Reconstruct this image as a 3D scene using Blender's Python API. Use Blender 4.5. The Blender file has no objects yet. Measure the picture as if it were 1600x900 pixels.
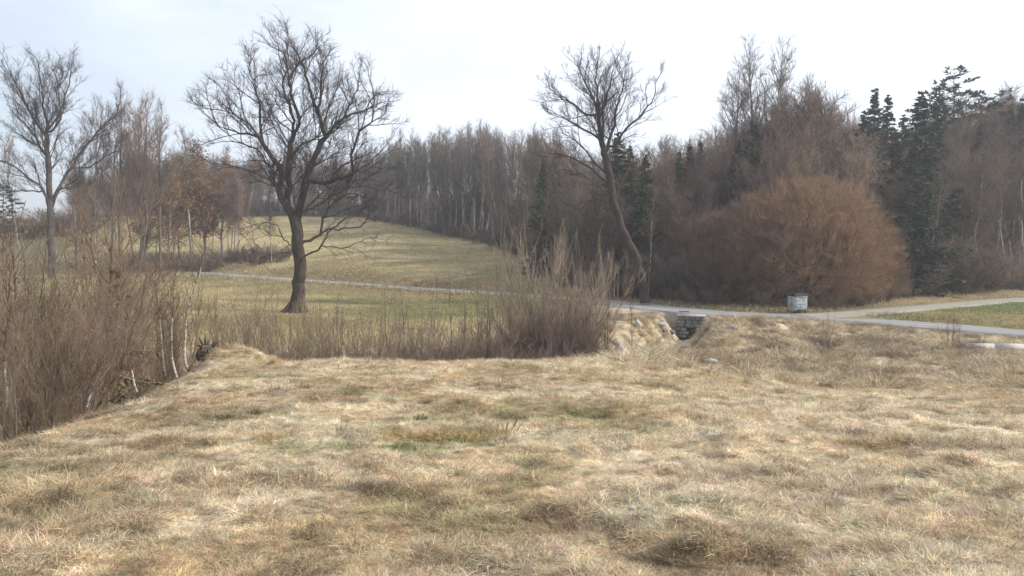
import bpy, math, random
import numpy as np
from mathutils import Vector

rng = np.random.default_rng(7)
random.seed(7)
SC = bpy.context.scene
COL = SC.collection
R_ = math.radians

# ------------------------------------------------------------------ camera, sky, sun, exposure
F, HOR, EYE = 1256.0, 390.0, 1.65          # focal length and horizon in photo pixels, eye height
cam_d = bpy.data.cameras.new("camera")
cam_d.sensor_width = 36.0
cam_d.lens = F / 1600.0 * 36.0
cam_d.shift_y = -(HOR - 450.0) / 1600.0 * -1.0
cam_d.clip_start, cam_d.clip_end = 0.1, 5000.0
cam = bpy.data.objects.new("camera", cam_d)
COL.objects.link(cam)
cam.location = (0, 0, EYE)
cam.rotation_euler = (R_(90), 0, 0)
SC.camera = cam
HAZE = 0.0009                              # density of the air
SUN_EL, SUN_AZ = 34.0, 96.0                # degrees, azimuth from +Y (view direction) towards +X (right)

w = bpy.data.worlds.new("World")
SC.world = w
w.use_nodes = True
nt = w.node_tree
nt.nodes.clear()
wo = nt.nodes.new("ShaderNodeOutputWorld")
bg = nt.nodes.new("ShaderNodeBackground")
sky = nt.nodes.new("ShaderNodeTexSky")
sky.sky_type = 'NISHITA'
sky.sun_disc = False
sky.sun_elevation = R_(SUN_EL)
sky.sun_rotation = R_(SUN_AZ)
sky.altitude = 400
sky.air_density, sky.dust_density, sky.ozone_density = 1.0, 2.0, 1.2
bg.inputs[1].default_value = 0.1
tc = nt.nodes.new("ShaderNodeTexCoord")
mp = nt.nodes.new("ShaderNodeMapping")
mp.inputs['Scale'].default_value = (1.0, 1.0, 3.2)
mp.inputs['Rotation'].default_value = (0.25, 0.35, 0.3)
nz = nt.nodes.new("ShaderNodeTexNoise")
nz.inputs['Scale'].default_value = 1.6
nz.inputs['Detail'].default_value = 7
nz.inputs['Roughness'].default_value = 0.55
dot = nt.nodes.new("ShaderNodeVectorMath"); dot.operation = 'DOT_PRODUCT'
dot.inputs[1].default_value = (0.93, 0.10, 0.10)
ma = nt.nodes.new("ShaderNodeMath"); ma.operation = 'MULTIPLY_ADD'
ma.inputs[1].default_value = 0.62
ad = nt.nodes.new("ShaderNodeMath"); ad.operation = 'ADD'
mr = nt.nodes.new("ShaderNodeMapRange")
mr.inputs[1].default_value = 0.28; mr.inputs[2].default_value = 0.72
mr.inputs[3].default_value = 0.52; mr.inputs[4].default_value = 0.97
mr.interpolation_type = 'SMOOTHSTEP'
mx = nt.nodes.new("ShaderNodeMixRGB")
mx.inputs[2].default_value = (9.5, 10.3, 11.5, 1)      # thin bright cloud veil, before the 0.1 strength
L = nt.links.new
L(tc.outputs['Generated'], mp.inputs['Vector']); L(mp.outputs[0], nz.inputs['Vector'])
L(tc.outputs['Generated'], dot.inputs[0])
L(dot.outputs['Value'], ma.inputs[0]); ma.inputs[2].default_value = 0.12
L(ma.outputs[0], ad.inputs[0]); L(nz.outputs['Fac'], ad.inputs[1])
L(ad.outputs[0], mr.inputs[0]); L(mr.outputs[0], mx.inputs[0])
L(sky.outputs[0], mx.inputs[1]); L(mx.outputs[0], bg.inputs[0]); L(bg.outputs[0], wo.inputs[0])

sun_d = bpy.data.lights.new("sun", 'SUN')
sun_d.energy = 3.5
sun_d.angle = R_(0.8)
sun_d.color = (1.0, 0.94, 0.83)
sun = bpy.data.objects.new("sun", sun_d)
COL.objects.link(sun)
_s = Vector((math.cos(R_(SUN_EL)) * math.sin(R_(SUN_AZ)), math.cos(R_(SUN_EL)) * math.cos(R_(SUN_AZ)), math.sin(R_(SUN_EL))))
sun.rotation_euler = _s.to_track_quat('Z', 'Y').to_euler()
sun.location = (60, 0, 60)
SC.view_settings.view_transform = 'Standard'
SC.view_settings.look = 'None'
SC.view_settings.exposure = 0.27
SC.view_settings.gamma = 1.0
SC.render.engine = 'CYCLES'
SC.cycles.max_bounces = 6
SC.cycles.diffuse_bounces = 3
SC.cycles.volume_bounces = 0

# ------------------------------------------------------------------ helpers
def sm(a, b, x):
    t = np.clip((x - a) / (b - a), 0, 1)
    return t * t * (3 - 2 * t)

def _hash(ix, iy, seed):
    h = (ix * 374761393 + iy * 668265263 + seed * 1442695041) & 0xffffffff
    h = ((h ^ (h >> 13)) * 1274126177) & 0xffffffff
    return ((h ^ (h >> 16)) & 0xffff) / 65535.0

def vnoise(x, y, seed=0):
    x = np.asarray(x, float); y = np.asarray(y, float)
    ix = np.floor(x).astype(np.int64); iy = np.floor(y).astype(np.int64)
    fx = x - ix; fy = y - iy
    fx = fx * fx * (3 - 2 * fx); fy = fy * fy * (3 - 2 * fy)
    a = _hash(ix, iy, seed); b = _hash(ix + 1, iy, seed)
    c = _hash(ix, iy + 1, seed); d = _hash(ix + 1, iy + 1, seed)
    return (a + (b - a) * fx) * (1 - fy) + (c + (d - c) * fx) * fy

def fbm(x, y, sc, octv=4, seed=0, gain=0.5):
    s = 0; a = 1; tot = 0
    for o in range(octv):
        s = s + a * vnoise(np.asarray(x) * sc + 17.3 * o, np.asarray(y) * sc - 9.1 * o, seed + o)
        tot += a; a *= gain; sc *= 2.03
    return s / tot

def mesh_np(name, V, Fc, smooth=False):
    """mesh from numpy verts and a list of face arrays (each n x k)"""
    me = bpy.data.meshes.new(name)
    V = np.asarray(V, np.float32)
    me.vertices.add(len(V)); me.vertices.foreach_set('co', V.ravel())
    Fc = [np.asarray(f, np.int32) for f in Fc if len(f)]
    loops = np.concatenate([f.ravel() for f in Fc])
    sizes = np.concatenate([np.full(len(f), f.shape[1], np.int32) for f in Fc])
    starts = np.concatenate([[0], np.cumsum(sizes)[:-1]]).astype(np.int32)
    me.loops.add(len(loops)); me.loops.foreach_set('vertex_index', loops)
    me.polygons.add(len(sizes)); me.polygons.foreach_set('loop_start', starts)
    try: me.polygons.foreach_set('loop_total', sizes)
    except Exception: pass
    if smooth: me.polygons.foreach_set('use_smooth', np.ones(len(sizes), bool))
    me.update(calc_edges=True)
    return me

class MB:
    """collects simple solids"""
    def __init__(s): s.V = []; s.F = {3: [], 4: []}; s.n = 0
    def add(s, V, F):
        V = np.asarray(V, float)
        for f in F: s.F.setdefault(len(f), []).append([i + s.n for i in f])
        s.V.append(V); s.n += len(V)
    def box(s, c, size, rz=0, jit=0.0, taper=1.0, R=None):
        hx, hy, hz = [d / 2 for d in size]
        V = []
        for z, k in ((-hz, 1.0), (hz, taper)):
            for x, y in ((-hx, -hy), (hx, -hy), (hx, hy), (-hx, hy)): V.append([x * k, y * k, z])
        V = np.array(V) + rng.normal(0, 1, (8, 3)) * jit
        cs, sn = math.cos(rz), math.sin(rz)
        V = np.stack([V[:, 0] * cs - V[:, 1] * sn, V[:, 0] * sn + V[:, 1] * cs, V[:, 2]], 1) + np.array(c)
        s.add(V, [(0, 3, 2, 1), (4, 5, 6, 7), (0, 1, 5, 4), (1, 2, 6, 5), (2, 3, 7, 6), (3, 0, 4, 7)])
    def mesh(s, name, smooth=False):
        return mesh_np(name, np.concatenate(s.V), [np.array(v) for k, v in sorted(s.F.items()) if v], smooth)

def link(name, me, mat=None, parent=None, loc=(0, 0, 0), kind=None):
    o = bpy.data.objects.new(name, me)
    if mat is not None and me is not None and not me.materials: me.materials.append(mat)
    COL.objects.link(o)
    o.location = loc
    if parent is not None: o.parent = parent
    if kind: o['kind'] = kind
    return o

def thing(name, label, cat, loc=(0, 0, 0), rz=0, group=None, scale=(1, 1, 1)):
    o = bpy.data.objects.new(name, None)
    COL.objects.link(o)
    o.empty_display_size = 0.2
    o.location = loc; o.rotation_euler = (0, 0, rz); o.scale = scale
    tag(o, label, cat, group)
    return o

STUFF_PARTS = ('needles', 'leaves')
def tag(o, label, cat, group=None):
    o['label'] = label; o['category'] = cat
    if group: o['group'] = group
    return o

# ------------------------------------------------------------------ materials
def mat_simple(name, col, rough=0.85, var=0.25, scale=6.0, bump=0.0, col2=None, trans=0.0, objvar=0.0, stretch=(1, 1, 1), metal=0.0):
    m = bpy.data.materials.new(name); m.use_nodes = True
    t = m.node_tree; n = t.nodes; bs = n['Principled BSDF']
    bs.inputs['Roughness'].default_value = rough
    bs.inputs['Specular IOR Level'].default_value = 0.25
    bs.inputs['Metallic'].default_value = metal
    co = n.new('ShaderNodeTexCoord'); mp = n.new('ShaderNodeMapping'); mp.inputs['Scale'].default_value = stretch
    no = n.new('ShaderNodeTexNoise'); no.inputs['Scale'].default_value = scale; no.inputs['Detail'].default_value = 5
    t.links.new(co.outputs['Object'], mp.inputs[0]); t.links.new(mp.outputs[0], no.inputs['Vector'])
    mx = n.new('ShaderNodeMixRGB')
    c = np.array(col); c2 = np.array(col2) if col2 is not None else c * (1 + var)
    mx.inputs[1].default_value = (*(c * (1 - var) if col2 is None else c), 1)
    mx.inputs[2].default_value = (*c2, 1)
    rp = n.new('ShaderNodeMapRange'); rp.inputs[1].default_value = 0.35; rp.inputs[2].default_value = 0.65
    t.links.new(no.outputs['Fac'], rp.inputs[0]); t.links.new(rp.outputs[0], mx.inputs[0])
    out = mx.outputs[0]
    if objvar:
        oi = n.new('ShaderNodeObjectInfo'); hs = n.new('ShaderNodeHueSaturation')
        r2 = n.new('ShaderNodeMapRange'); r2.inputs[3].default_value = 1 - objvar; r2.inputs[4].default_value = 1 + objvar
        r3 = n.new('ShaderNodeMapRange'); r3.inputs[3].default_value = 0.485; r3.inputs[4].default_value = 0.515
        ml = n.new('ShaderNodeMath'); ml.operation = 'MULTIPLY'; ml.inputs[1].default_value = 7.31
        fr = n.new('ShaderNodeMath'); fr.operation = 'FRACT'
        t.links.new(oi.outputs['Random'], r2.inputs[0]); t.links.new(r2.outputs[0], hs.inputs['Value'])
        t.links.new(oi.outputs['Random'], ml.inputs[0]); t.links.new(ml.outputs[0], fr.inputs[0])
        t.links.new(fr.outputs[0], r3.inputs[0]); t.links.new(r3.outputs[0], hs.inputs['Hue'])
        t.links.new(out, hs.inputs['Color']); out = hs.outputs[0]
    t.links.new(out, bs.inputs['Base Color'])
    if bump:
        b = n.new('ShaderNodeBump'); b.inputs['Strength'].default_value = bump; b.inputs['Distance'].default_value = 0.03
        t.links.new(no.outputs['Fac'], b.inputs['Height']); t.links.new(b.outputs[0], bs.inputs['Normal'])
    if trans:
        tr = n.new('ShaderNodeBsdfTranslucent'); ms = n.new('ShaderNodeMixShader'); ms.inputs[0].default_value = trans
        t.links.new(out, tr.inputs[0]); t.links.new(bs.outputs[0], ms.inputs[1]); t.links.new(tr.outputs[0], ms.inputs[2])
        t.links.new(ms.outputs[0], n['Material Output'].inputs[0])
    return m

M = {}
M['oak_bark'] = mat_simple('oak_bark', (0.04, 0.031, 0.026), 0.95, scale=3.5, bump=0.9, col2=(0.085, 0.066, 0.054), stretch=(2.2, 2.2, 0.5))
M['left_bark'] = mat_simple('left_bark', (0.06, 0.048, 0.042), 0.95, scale=2.0, col2=(0.14, 0.115, 0.1))
M['oak_twig'] = mat_simple('oak_twig', (0.07, 0.05, 0.045), 0.9, 0.2)
M['grey_bark'] = mat_simple('grey_bark', (0.11, 0.095, 0.082), 0.95, scale=2.0, bump=0.5, col2=(0.34, 0.31, 0.275), objvar=0.45, stretch=(2, 2, 0.6))
M['grey_twig'] = mat_simple('grey_twig', (0.16, 0.125, 0.10), 0.9, 0.25, objvar=0.42)
M['dusk_twig'] = mat_simple('dusk_twig', (0.165, 0.12, 0.095), 0.9, 0.25, objvar=0.2)
M['brown_twig'] = mat_simple('brown_twig', (0.19, 0.135, 0.095), 0.9, 0.25, objvar=0.32)
M['purple_twig'] = mat_simple('purple_twig', (0.175, 0.125, 0.095), 0.9, 0.2, objvar=0.4)
M['tan_twig'] = mat_simple('tan_twig', (0.235, 0.185, 0.135), 0.9, 0.3, objvar=0.2)
M['rust_twig'] = mat_simple('rust_twig', (0.24, 0.14, 0.088), 0.9, 0.25, objvar=0.1)
M['russet_twig'] = mat_simple('russet_twig', (0.19, 0.125, 0.09), 0.9, 0.25)
M['pale_twig'] = mat_simple('pale_twig', (0.235, 0.18, 0.125), 0.9, 0.25, objvar=0.2)
M['willow_bark'] = mat_simple('willow_bark', (0.08, 0.058, 0.045), 0.9, scale=2, col2=(0.15, 0.105, 0.08))
M['birch_bark'] = mat_simple('birch_bark', (0.10, 0.09, 0.08), 0.8, scale=3.0, col2=(0.62, 0.58, 0.52), stretch=(1.5, 1.5, 3.5))
M['birch_twig'] = mat_simple('birch_twig', (0.15, 0.105, 0.09), 0.9, 0.2, objvar=0.2)
M['spruce'] = mat_simple('spruce_needles', (0.05, 0.07, 0.04), 0.85, 0.35, scale=1.5, objvar=0.3)
M['pine'] = mat_simple('pine_needles', (0.045, 0.06, 0.03), 0.85, 0.3, scale=1.5, objvar=0.2)
M['young_spruce'] = mat_simple('young_spruce_needles', (0.12, 0.11, 0.05), 0.85, 0.35, scale=3)
M['pine_bark'] = mat_simple('pine_bark', (0.11, 0.07, 0.05), 0.95, scale=3, col2=(0.19, 0.12, 0.08), objvar=0.2)
M['dry_leaf'] = mat_simple('dry_leaf', (0.22, 0.11, 0.045), 0.8, scale=2.0, col2=(0.34, 0.20, 0.09), trans=0.25)
M['olive_leaf'] = mat_simple('olive_leaf', (0.10, 0.10, 0.03), 0.8, scale=2.0, col2=(0.17, 0.14, 0.05), trans=0.2)
M['concrete'] = mat_simple('concrete', (0.42, 0.40, 0.37), 0.9, scale=2.5, col2=(0.6, 0.58, 0.55), bump=0.2)
M['stone_dark'] = mat_simple('culvert_stone', (0.13, 0.125, 0.12), 0.9, scale=3, col2=(0.30, 0.285, 0.27), bump=0.5)
M['stone_grey'] = mat_simple('field_stone', (0.22, 0.21, 0.20), 0.9, scale=5, col2=(0.42, 0.40, 0.37), bump=0.5)
M['stone_pale'] = mat_simple('pale_stone', (0.30, 0.29, 0.27), 0.9, scale=9, col2=(0.5, 0.48, 0.45), bump=0.4)
M['stone_pink'] = mat_simple('broken_brick_stone', (0.36, 0.22, 0.17), 0.9, scale=5, col2=(0.5, 0.34, 0.27), bump=0.4)
M['root_soil'] = mat_simple('root_soil', (0.045, 0.034, 0.027), 0.95, scale=8, col2=(0.17, 0.125, 0.09), bump=0.8)
M['galvanized'] = mat_simple('galvanized_steel', (0.27, 0.29, 0.29), 0.55, scale=5, col2=(0.50, 0.52, 0.52), metal=0.35)
M['dark_lid'] = mat_simple('dark_lid', (0.03, 0.03, 0.032), 0.6, 0.2)
M['rubber'] = mat_simple('rubber', (0.02, 0.02, 0.02), 0.8, 0.2)
M['weed'] = mat_simple('green_weed', (0.11, 0.15, 0.05), 0.7, 0.3, trans=0.25)

# ------------------------------------------------------------------ terrain height
ROAD = np.array([(-400, 405, 180), (-150, 412, 150), (230, 422, 122), (330, 428, 110), (480, 439, 100), (620, 449, 86), (780, 459, 76),
                 (920, 470, 67), (1080, 486.5, 58), (1200, 493, 55.2), (1310, 498.5, 52.5), (1450, 508.5, 48.5), (1600, 521, 44.5), (1900, 543, 39.5), (2300, 575, 34)], float)
TRACK = np.array([(1255, 494, 54.0), (1330, 490, 55.3), (1400, 484, 58.5), (1500, 475.5, 65), (1600, 467.5, 72), (1800, 458, 82), (2200, 450, 100)], float)
def to_world(T):
    Y = T[:, 2]; return np.stack([(T[:, 0] - 800) / F * Y, Y, EYE - (T[:, 1] - HOR) / F * Y], 1)
def densify(P, step=0.7):
    """Catmull-Rom through the points, evenly sampled"""
    Q = [2 * P[0] - P[1]] + list(P) + [2 * P[-1] - P[-2]]
    out = []
    for i in range(1, len(Q) - 2):
        n = max(2, int(np.linalg.norm(Q[i + 1] - Q[i]) / step))
        for k in range(n):
            t = k / n
            a, b, c, d = Q[i - 1], Q[i], Q[i + 1], Q[i + 2]
            out.append(0.5 * ((2 * b) + (c - a) * t + (2 * a - 5 * b + 4 * c - d) * t * t + (3 * b - a - 3 * c + d) * t ** 3))
    out.append(P[-1]); return np.array(out)
RD = densify(to_world(ROAD)); TK = densify(to_world(TRACK))
STREAM = densify(np.array([(12.3, 57.5, 1.7), (11.6, 54.0, 1.75), (8.8, 47, 2.3), (5.8, 40, 3.0), (2.6, 34.2, 3.1), (-2, 31, 3.2), (-7, 30.2, 3.3), (-10.8, 27.8, 3.4), (-12.6, 22.5, 3.2), (-12.2, 18, 3.0),
                           (-11.0, 14, 2.8), (-9.9, 10, 2.3), (-10.4, 4, 2.0), (-12, -4, 1.8)], float), 0.8)   # third value: depth
def near_poly(x, y, P):
    """distance to polyline samples and index of the nearest"""
    x = np.ravel(x); y = np.ravel(y)
    d = np.full(len(x), 1e9); idx = np.zeros(len(x), int)
    for s in range(0, len(x), 20000):
        xx = x[s:s + 20000, None] - P[None, :, 0]; yy = y[s:s + 20000, None] - P[None, :, 1]
        q = xx * xx + yy * yy
        k = q.argmin(1); idx[s:s + 20000] = k; d[s:s + 20000] = np.sqrt(q[np.arange(len(k)), k])
    return d, idx

COLS = [-400, 0, 300, 450, 600, 700, 800, 900, 1050, 1300, 1600, 2000]
HILL = [   # (Y, z) beyond the road per column
    [(150, -1.0), (165, 1), (200, 8.5), (260, 10), (600, 6)],
    [(120, -1.5), (136, 1.2), (172, 8.3), (220, 9.6), (600, 6)],
    [(112, -1.6), (128, 1.0), (172, 8.5), (220, 12.5), (600, 10)],
    [(102, -2.2), (122, .6), (170, 8.5), (220, 13), (600, 12)],
    [(88, -2.3), (118, 1.5), (165, 7.3), (220, 13), (600, 16)],
    [(82, -2.4), (110, .6), (140, 3.8), (210, 14), (600, 18)],
    [(77, -2.5), (95, -.6), (112, 1.0), (180, 12), (600, 20)],
    [(68, -2.5), (85, -1.8), (110, 1.5), (160, 11), (600, 24)],
    [(59, -2.7), (72, -2.4), (100, 1.5), (160, 13), (600, 28)],
    [(56, -2.8), (76, -2.75), (98, 0.5), (160, 15), (600, 32)],
    [(50, -2.9), (84, -2.7), (104, 1.0), (160, 14), (600, 32)],
    [(45, -3.0), (90, -2.0), (110, 1.5), (170, 14), (600, 32)]]
NEAR_Y = [-60, 4, 8.5, 14, 24, 38, 57, 75, 100, 130]
NEAR_Z = [0.3, 0, -.45, -.9, -1.6, -3.05, -2.8, -2.45, -2.2, -1.8]
def height(x, y, detail=True):
    sh = np.shape(x); x = np.ravel(np.asarray(x, float)); y = np.ravel(np.asarray(y, float))
    px = 800 + F * x / np.maximum(y, 12)
    zn = np.interp(y, NEAR_Y, NEAR_Z)
    zn = zn - 0.80 * sm(900, 1350, px) * sm(8, 24, y) * (1 - sm(28, 40, y))
    zn = zn - 0.12 * sm(20, 25, y) * (1 - sm(34, 40, y)) + 0.22 * sm(1040, 1120, px) * (1 - sm(1150, 1250, px)) * sm(38, 43, y) * (1 - sm(46, 53, y)) - 0.22 * sm(1150, 1300, px) * sm(32, 38, y) * (1 - sm(46, 56, y))
    zh = np.zeros((len(COLS), len(x))); y0 = np.zeros(len(COLS))
    for i, h in enumerate(HILL):
        h = np.array(h); zh[i] = np.interp(y, h[:, 0], h[:, 1]); y0[i] = h[0, 0]
    k = np.clip(np.searchsorted(COLS, px) - 1, 0, len(COLS) - 2)
    C = np.array(COLS, float); f = np.clip((px - C[k]) / (C[k + 1] - C[k]), 0, 1)
    f = f * f * (3 - 2 * f)
    ar = np.arange(len(x))
    zhill = zh[k, ar] * (1 - f) + zh[k + 1, ar] * f
    yh = y0[k] * (1 - f) + y0[k + 1] * f
    b = sm(-4, 6, y - yh)
    z = zn * (1 - b) + zhill * b
    # gully of the stream
    d, ix = near_poly(x, y, STREAM)
    dep = STREAM[ix, 2]
    hw = np.interp(y, [5, 12, 24, 31, 45, 55], [4.4, 4.6, 5.6, 6.2, 3.6, 1.9]) * (0.9 + 0.25 * fbm(x, y, 0.25, 2, 5))
    prof = 1 - sm(0.12, 1.0, d / hw)
    rough = fbm(x, y, 0.6, 4, 31) - 0.5
    z = z - dep * prof * (1 + 0.35 * rough)
    # rough banks
    mask = sm(24, 28, y) * (1 - sm(48, 56, y)) * sm(930, 1000, px)
    z = z + mask * ((fbm(x, y, 0.4, 4, 41, .6) - 0.45) * 0.85 + (fbm(x, y, 1.5, 3, 43, .6) - .5) * .30)
    if True:
        fgm = (1 - sm(26, 32, y))
        z = z + fgm * ((fbm(x, y, 0.55, 4, 3) - 0.5) * 0.15 + (fbm(x, y, 2.6, 4, 13, .6) - 0.5) * 0.17)
        z = z + sm(30, 60, y) * (fbm(x, y, 0.09, 3, 9) - 0.5) * 0.5
        z = z + sm(60, 80, y) * sm(0, 1, b) * (fbm(x, y, 0.05, 3, 19) - 0.5) * 1.2
    # little spoil mound near the stump, tussock mounds
    z = z + 0.42 * np.exp(-(((x + 7.2) / .8) ** 2 + ((y - 20.4) / .8) ** 2))
    z = z + 0.10 * np.exp(-(((x + 7.0) / .75) ** 2 + ((y - 20.6) / .8) ** 2))
    z = z + 0.20 * np.exp(-(((x + 6.5) / .5) ** 2 + ((y - 21.0) / .6) ** 2))
    # bank behind the track on the right
    z = z + 0.35 * sm(1330, 1420, px) * np.exp(-((y - 79) / 5.0) ** 2) * (0.5 + fbm(x, y, 0.2, 3, 77))
    z = z + 0.25 * sm(1430, 1500, px) * np.exp(-((y - (53 + (1600 - px) * 0.012)) / 3.0) ** 2)
    # road and track beds
    for P, wd, off in ((RD, 2.3, 0.0), (TK, 1.9, 0.0)):
        d, ix = near_poly(x, y, P)
        tt = 1 - sm(wd, wd + (2.6 if P is RD else 3.0), d)
        if P is RD:
            tt = tt * (1 - (prof > 0.0) * (y < P[ix, 1]) * sm(2.0, 2.2, d))
        z = z * (1 - tt) + (P[ix, 2] - 0.02) * tt
    return z.reshape(sh)
def gz(x, y): return float(height(np.array([x]), np.array([y]))[0])
def hit(px, py, y0=6.0, y1=90.0):
    """where the line of sight through a photo pixel meets the ground"""
    Y = np.linspace(y0, y1, 1600); zr = EYE - (py - HOR) / F * Y
    k = np.argmax(height((px - 800) / F * Y, Y) > zr)
    return Y[k] if k > 0 else y1
def at(px, py, Y): return Vector(((px - 800) / F * Y, Y, EYE - (py - HOR) / F * Y))

FOREST_PX = [-400, 0, 560, 600, 700, 800, 860, 900, 1000, 1250, 1350, 1500, 1600, 2200]
FOREST_Y = [200, 180, 176, 166, 141, 113, 95, 80, 68, 62, 69, 77, 82, 100]
def lerp(a, b, t): return a + (b - a) * t[:, None]
def tint(x, y):
    """albedo of the ground cover at each point"""
    x = np.ravel(x); y = np.ravel(y)
    px = 800 + F * x / np.maximum(y, 2.5)
    n1 = fbm(x, y, 0.35, 4, 101); n2 = fbm(x, y, 1.3, 4, 111); n3 = fbm(x, y, 0.12, 3, 121)
    A = lambda *c: np.array(c, float)[None, :]
    c = lerp(A(.425, .335, .215), A(.57, .48, .345), sm(.36, .60, n1))
    c = lerp(c, A(.27, .205, .13), sm(.56, .70, n2) * .6)
    c = lerp(c, A(.44, .32, .18), sm(.54, .68, fbm(x, y, .8, 3, 133)) * .45)
    c = lerp(c, A(.60, .53, .39), sm(.58, .74, fbm(x, y, .9, 3, 143)) * .65)
    c = lerp(c, A(.29, .27, .14), sm(.62, .76, fbm(x, y, .7, 4, 151)) * .45)
    # darker, greener, muddier ground to the left
    c = lerp(c, A(.27, .215, .125), (1 - sm(150, 620, px)) * sm(.40, .62, fbm(x, y, 1.1, 4, 161, .6)) * .6)
    for gx, gy, sx, sy, s in ((at(705, 680, 8.9).x, 8.9, 1.0, .8, .9), (at(830, 640, 12).x, 12.2, 1.2, .9, .7),                               (at(520, 705, 8).x, 8.3, 1.0, .35, .4), (at(560, 640, 11).x, 11, 1.5, .5, .4)):
        g = np.exp(-(((x - gx) / sx) ** 2 + ((y - gy) / sy) ** 2))
        c = lerp(c, A(.17, .185, .07), np.clip(g * s * 1.6 * sm(.38, .62, fbm(x, y, 2.2, 4, 155)), 0, 1))
    # brown leafy gully
    d, ix = near_poly(x, y, STREAM)
    g = 1 - sm(3.2, 5.2, d + (n2 - .5) * 2.5)
    cg = lerp(A(.11, .078, .05), A(.25, .165, .095), sm(.35, .65, n2))
    c = lerp(c, cg, g * (1 - .35 * sm(900, 1000, px)))
    # left ravine floor all brown
    c = lerp(c, lerp(A(.13, .09, .055), A(.24, .16, .085), sm(.4, .6, n2)), sm(-.5, 1.0, -8.2 - x + (y < 6) * -3) * (1 - sm(30, 36, y)) * sm(3, 8, y))
    # field past the stream
    f = sm(36, 40, y + (n2 - .5) * 3)
    cf = lerp(A(.27, .22, .115), A(.38, .31, .17), sm(.35, .65, fbm(x, y, .10, 4, 171)))
    cf = lerp(cf, A(.17, .17, .07), sm(.40, .62, fbm(x * .35, y, .12, 4, 181)) * .75 * (1 - sm(60, 90, y)) )
    c2 = lerp(A(.46, .37, .24), A(.23, .165, .12), sm(.44, .56, fbm(x, y * 1.4, .75, 4, 191, .6)) * .85)
    c2 = lerp(c2, A(.60, .52, .37), sm(.52, .62, n2) * .75)
    cf = lerp(cf, c2, sm(900, 960, px) * (1 - sm(1, 3, y - np.interp(px, [900, 1080, 1600], [70, 56, 43]))) )
    c = lerp(c, cf, f)
    # rough banks near right
    c = lerp(c, c2, sm(24.5, 27, y) * (1 - f) * sm(960, 1000, px))
    # hill meadow
    yr = np.interp(px, [-400, 0, 300, 480, 620, 780, 920, 1000], [160, 124, 113, 101, 87, 77, 68, 62])
    hm = sm(1, 5, y - yr)
    ch = lerp(A(.33, .265, .14), A(.45, .365, .21), sm(.35, .65, fbm(x, y * 1.5, .08, 4, 201)))
    ch = lerp(ch, A(.23, .20, .095), sm(.5, .7, fbm(x, y * 1.6, .11, 3, 211)) * .6)
    ch = lerp(ch, A(.28, .20, .11), (1 - sm(4, 14, y - yr + (n3 - .5) * 16)) * .7)
    c = lerp(c, ch, hm)
    # wedge beside the track
    wd = sm(1380, 1440, px) * sm(50, 54, y + (n2 - .5) * 2) * (1 - sm(80, 90, y))
    c = lerp(c, lerp(A(.27, .23, .11), A(.17, .185, .08), sm(55.5, 58, y + (n1 - .5) * 3) * (1 - sm(-1.5, 0, y - np.interp(px, [1400, 1500, 1600, 1800], [57, 63, 70, 80])))), wd)
    c = lerp(c, A(.34, .27, .16), sm(1280, 1400, px) * sm(2, 4, y - np.interp(px, [1330, 1400, 1500, 1600, 1800], [55, 58.5, 65, 72, 82])) * (1 - .4 * sm(.45, .65, n1)))
    br = sm(880, 930, px) * sm(.5, 2, y - np.interp(px, [900, 1080, 1200, 1310, 1400], [70, 60, 57, 55.5, 60]))
    c = lerp(c, lerp(A(.30, .225, .14), A(.19, .14, .095), n2), br * (1 - sm(1290, 1380, px)) * .9)
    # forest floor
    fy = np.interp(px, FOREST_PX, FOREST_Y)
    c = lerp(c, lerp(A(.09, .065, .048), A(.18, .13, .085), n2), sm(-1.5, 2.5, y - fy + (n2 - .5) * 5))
    # verges of the road
    for P, wdh in ((RD, 2.2), (TK, 1.7)):
        d, ix = near_poly(x, y, P)
        c = lerp(c, A(.27, .23, .17), (1 - sm(wdh, wdh + .9, d)) * .7)
    return np.clip(c, 0.01, 0.9)

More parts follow.
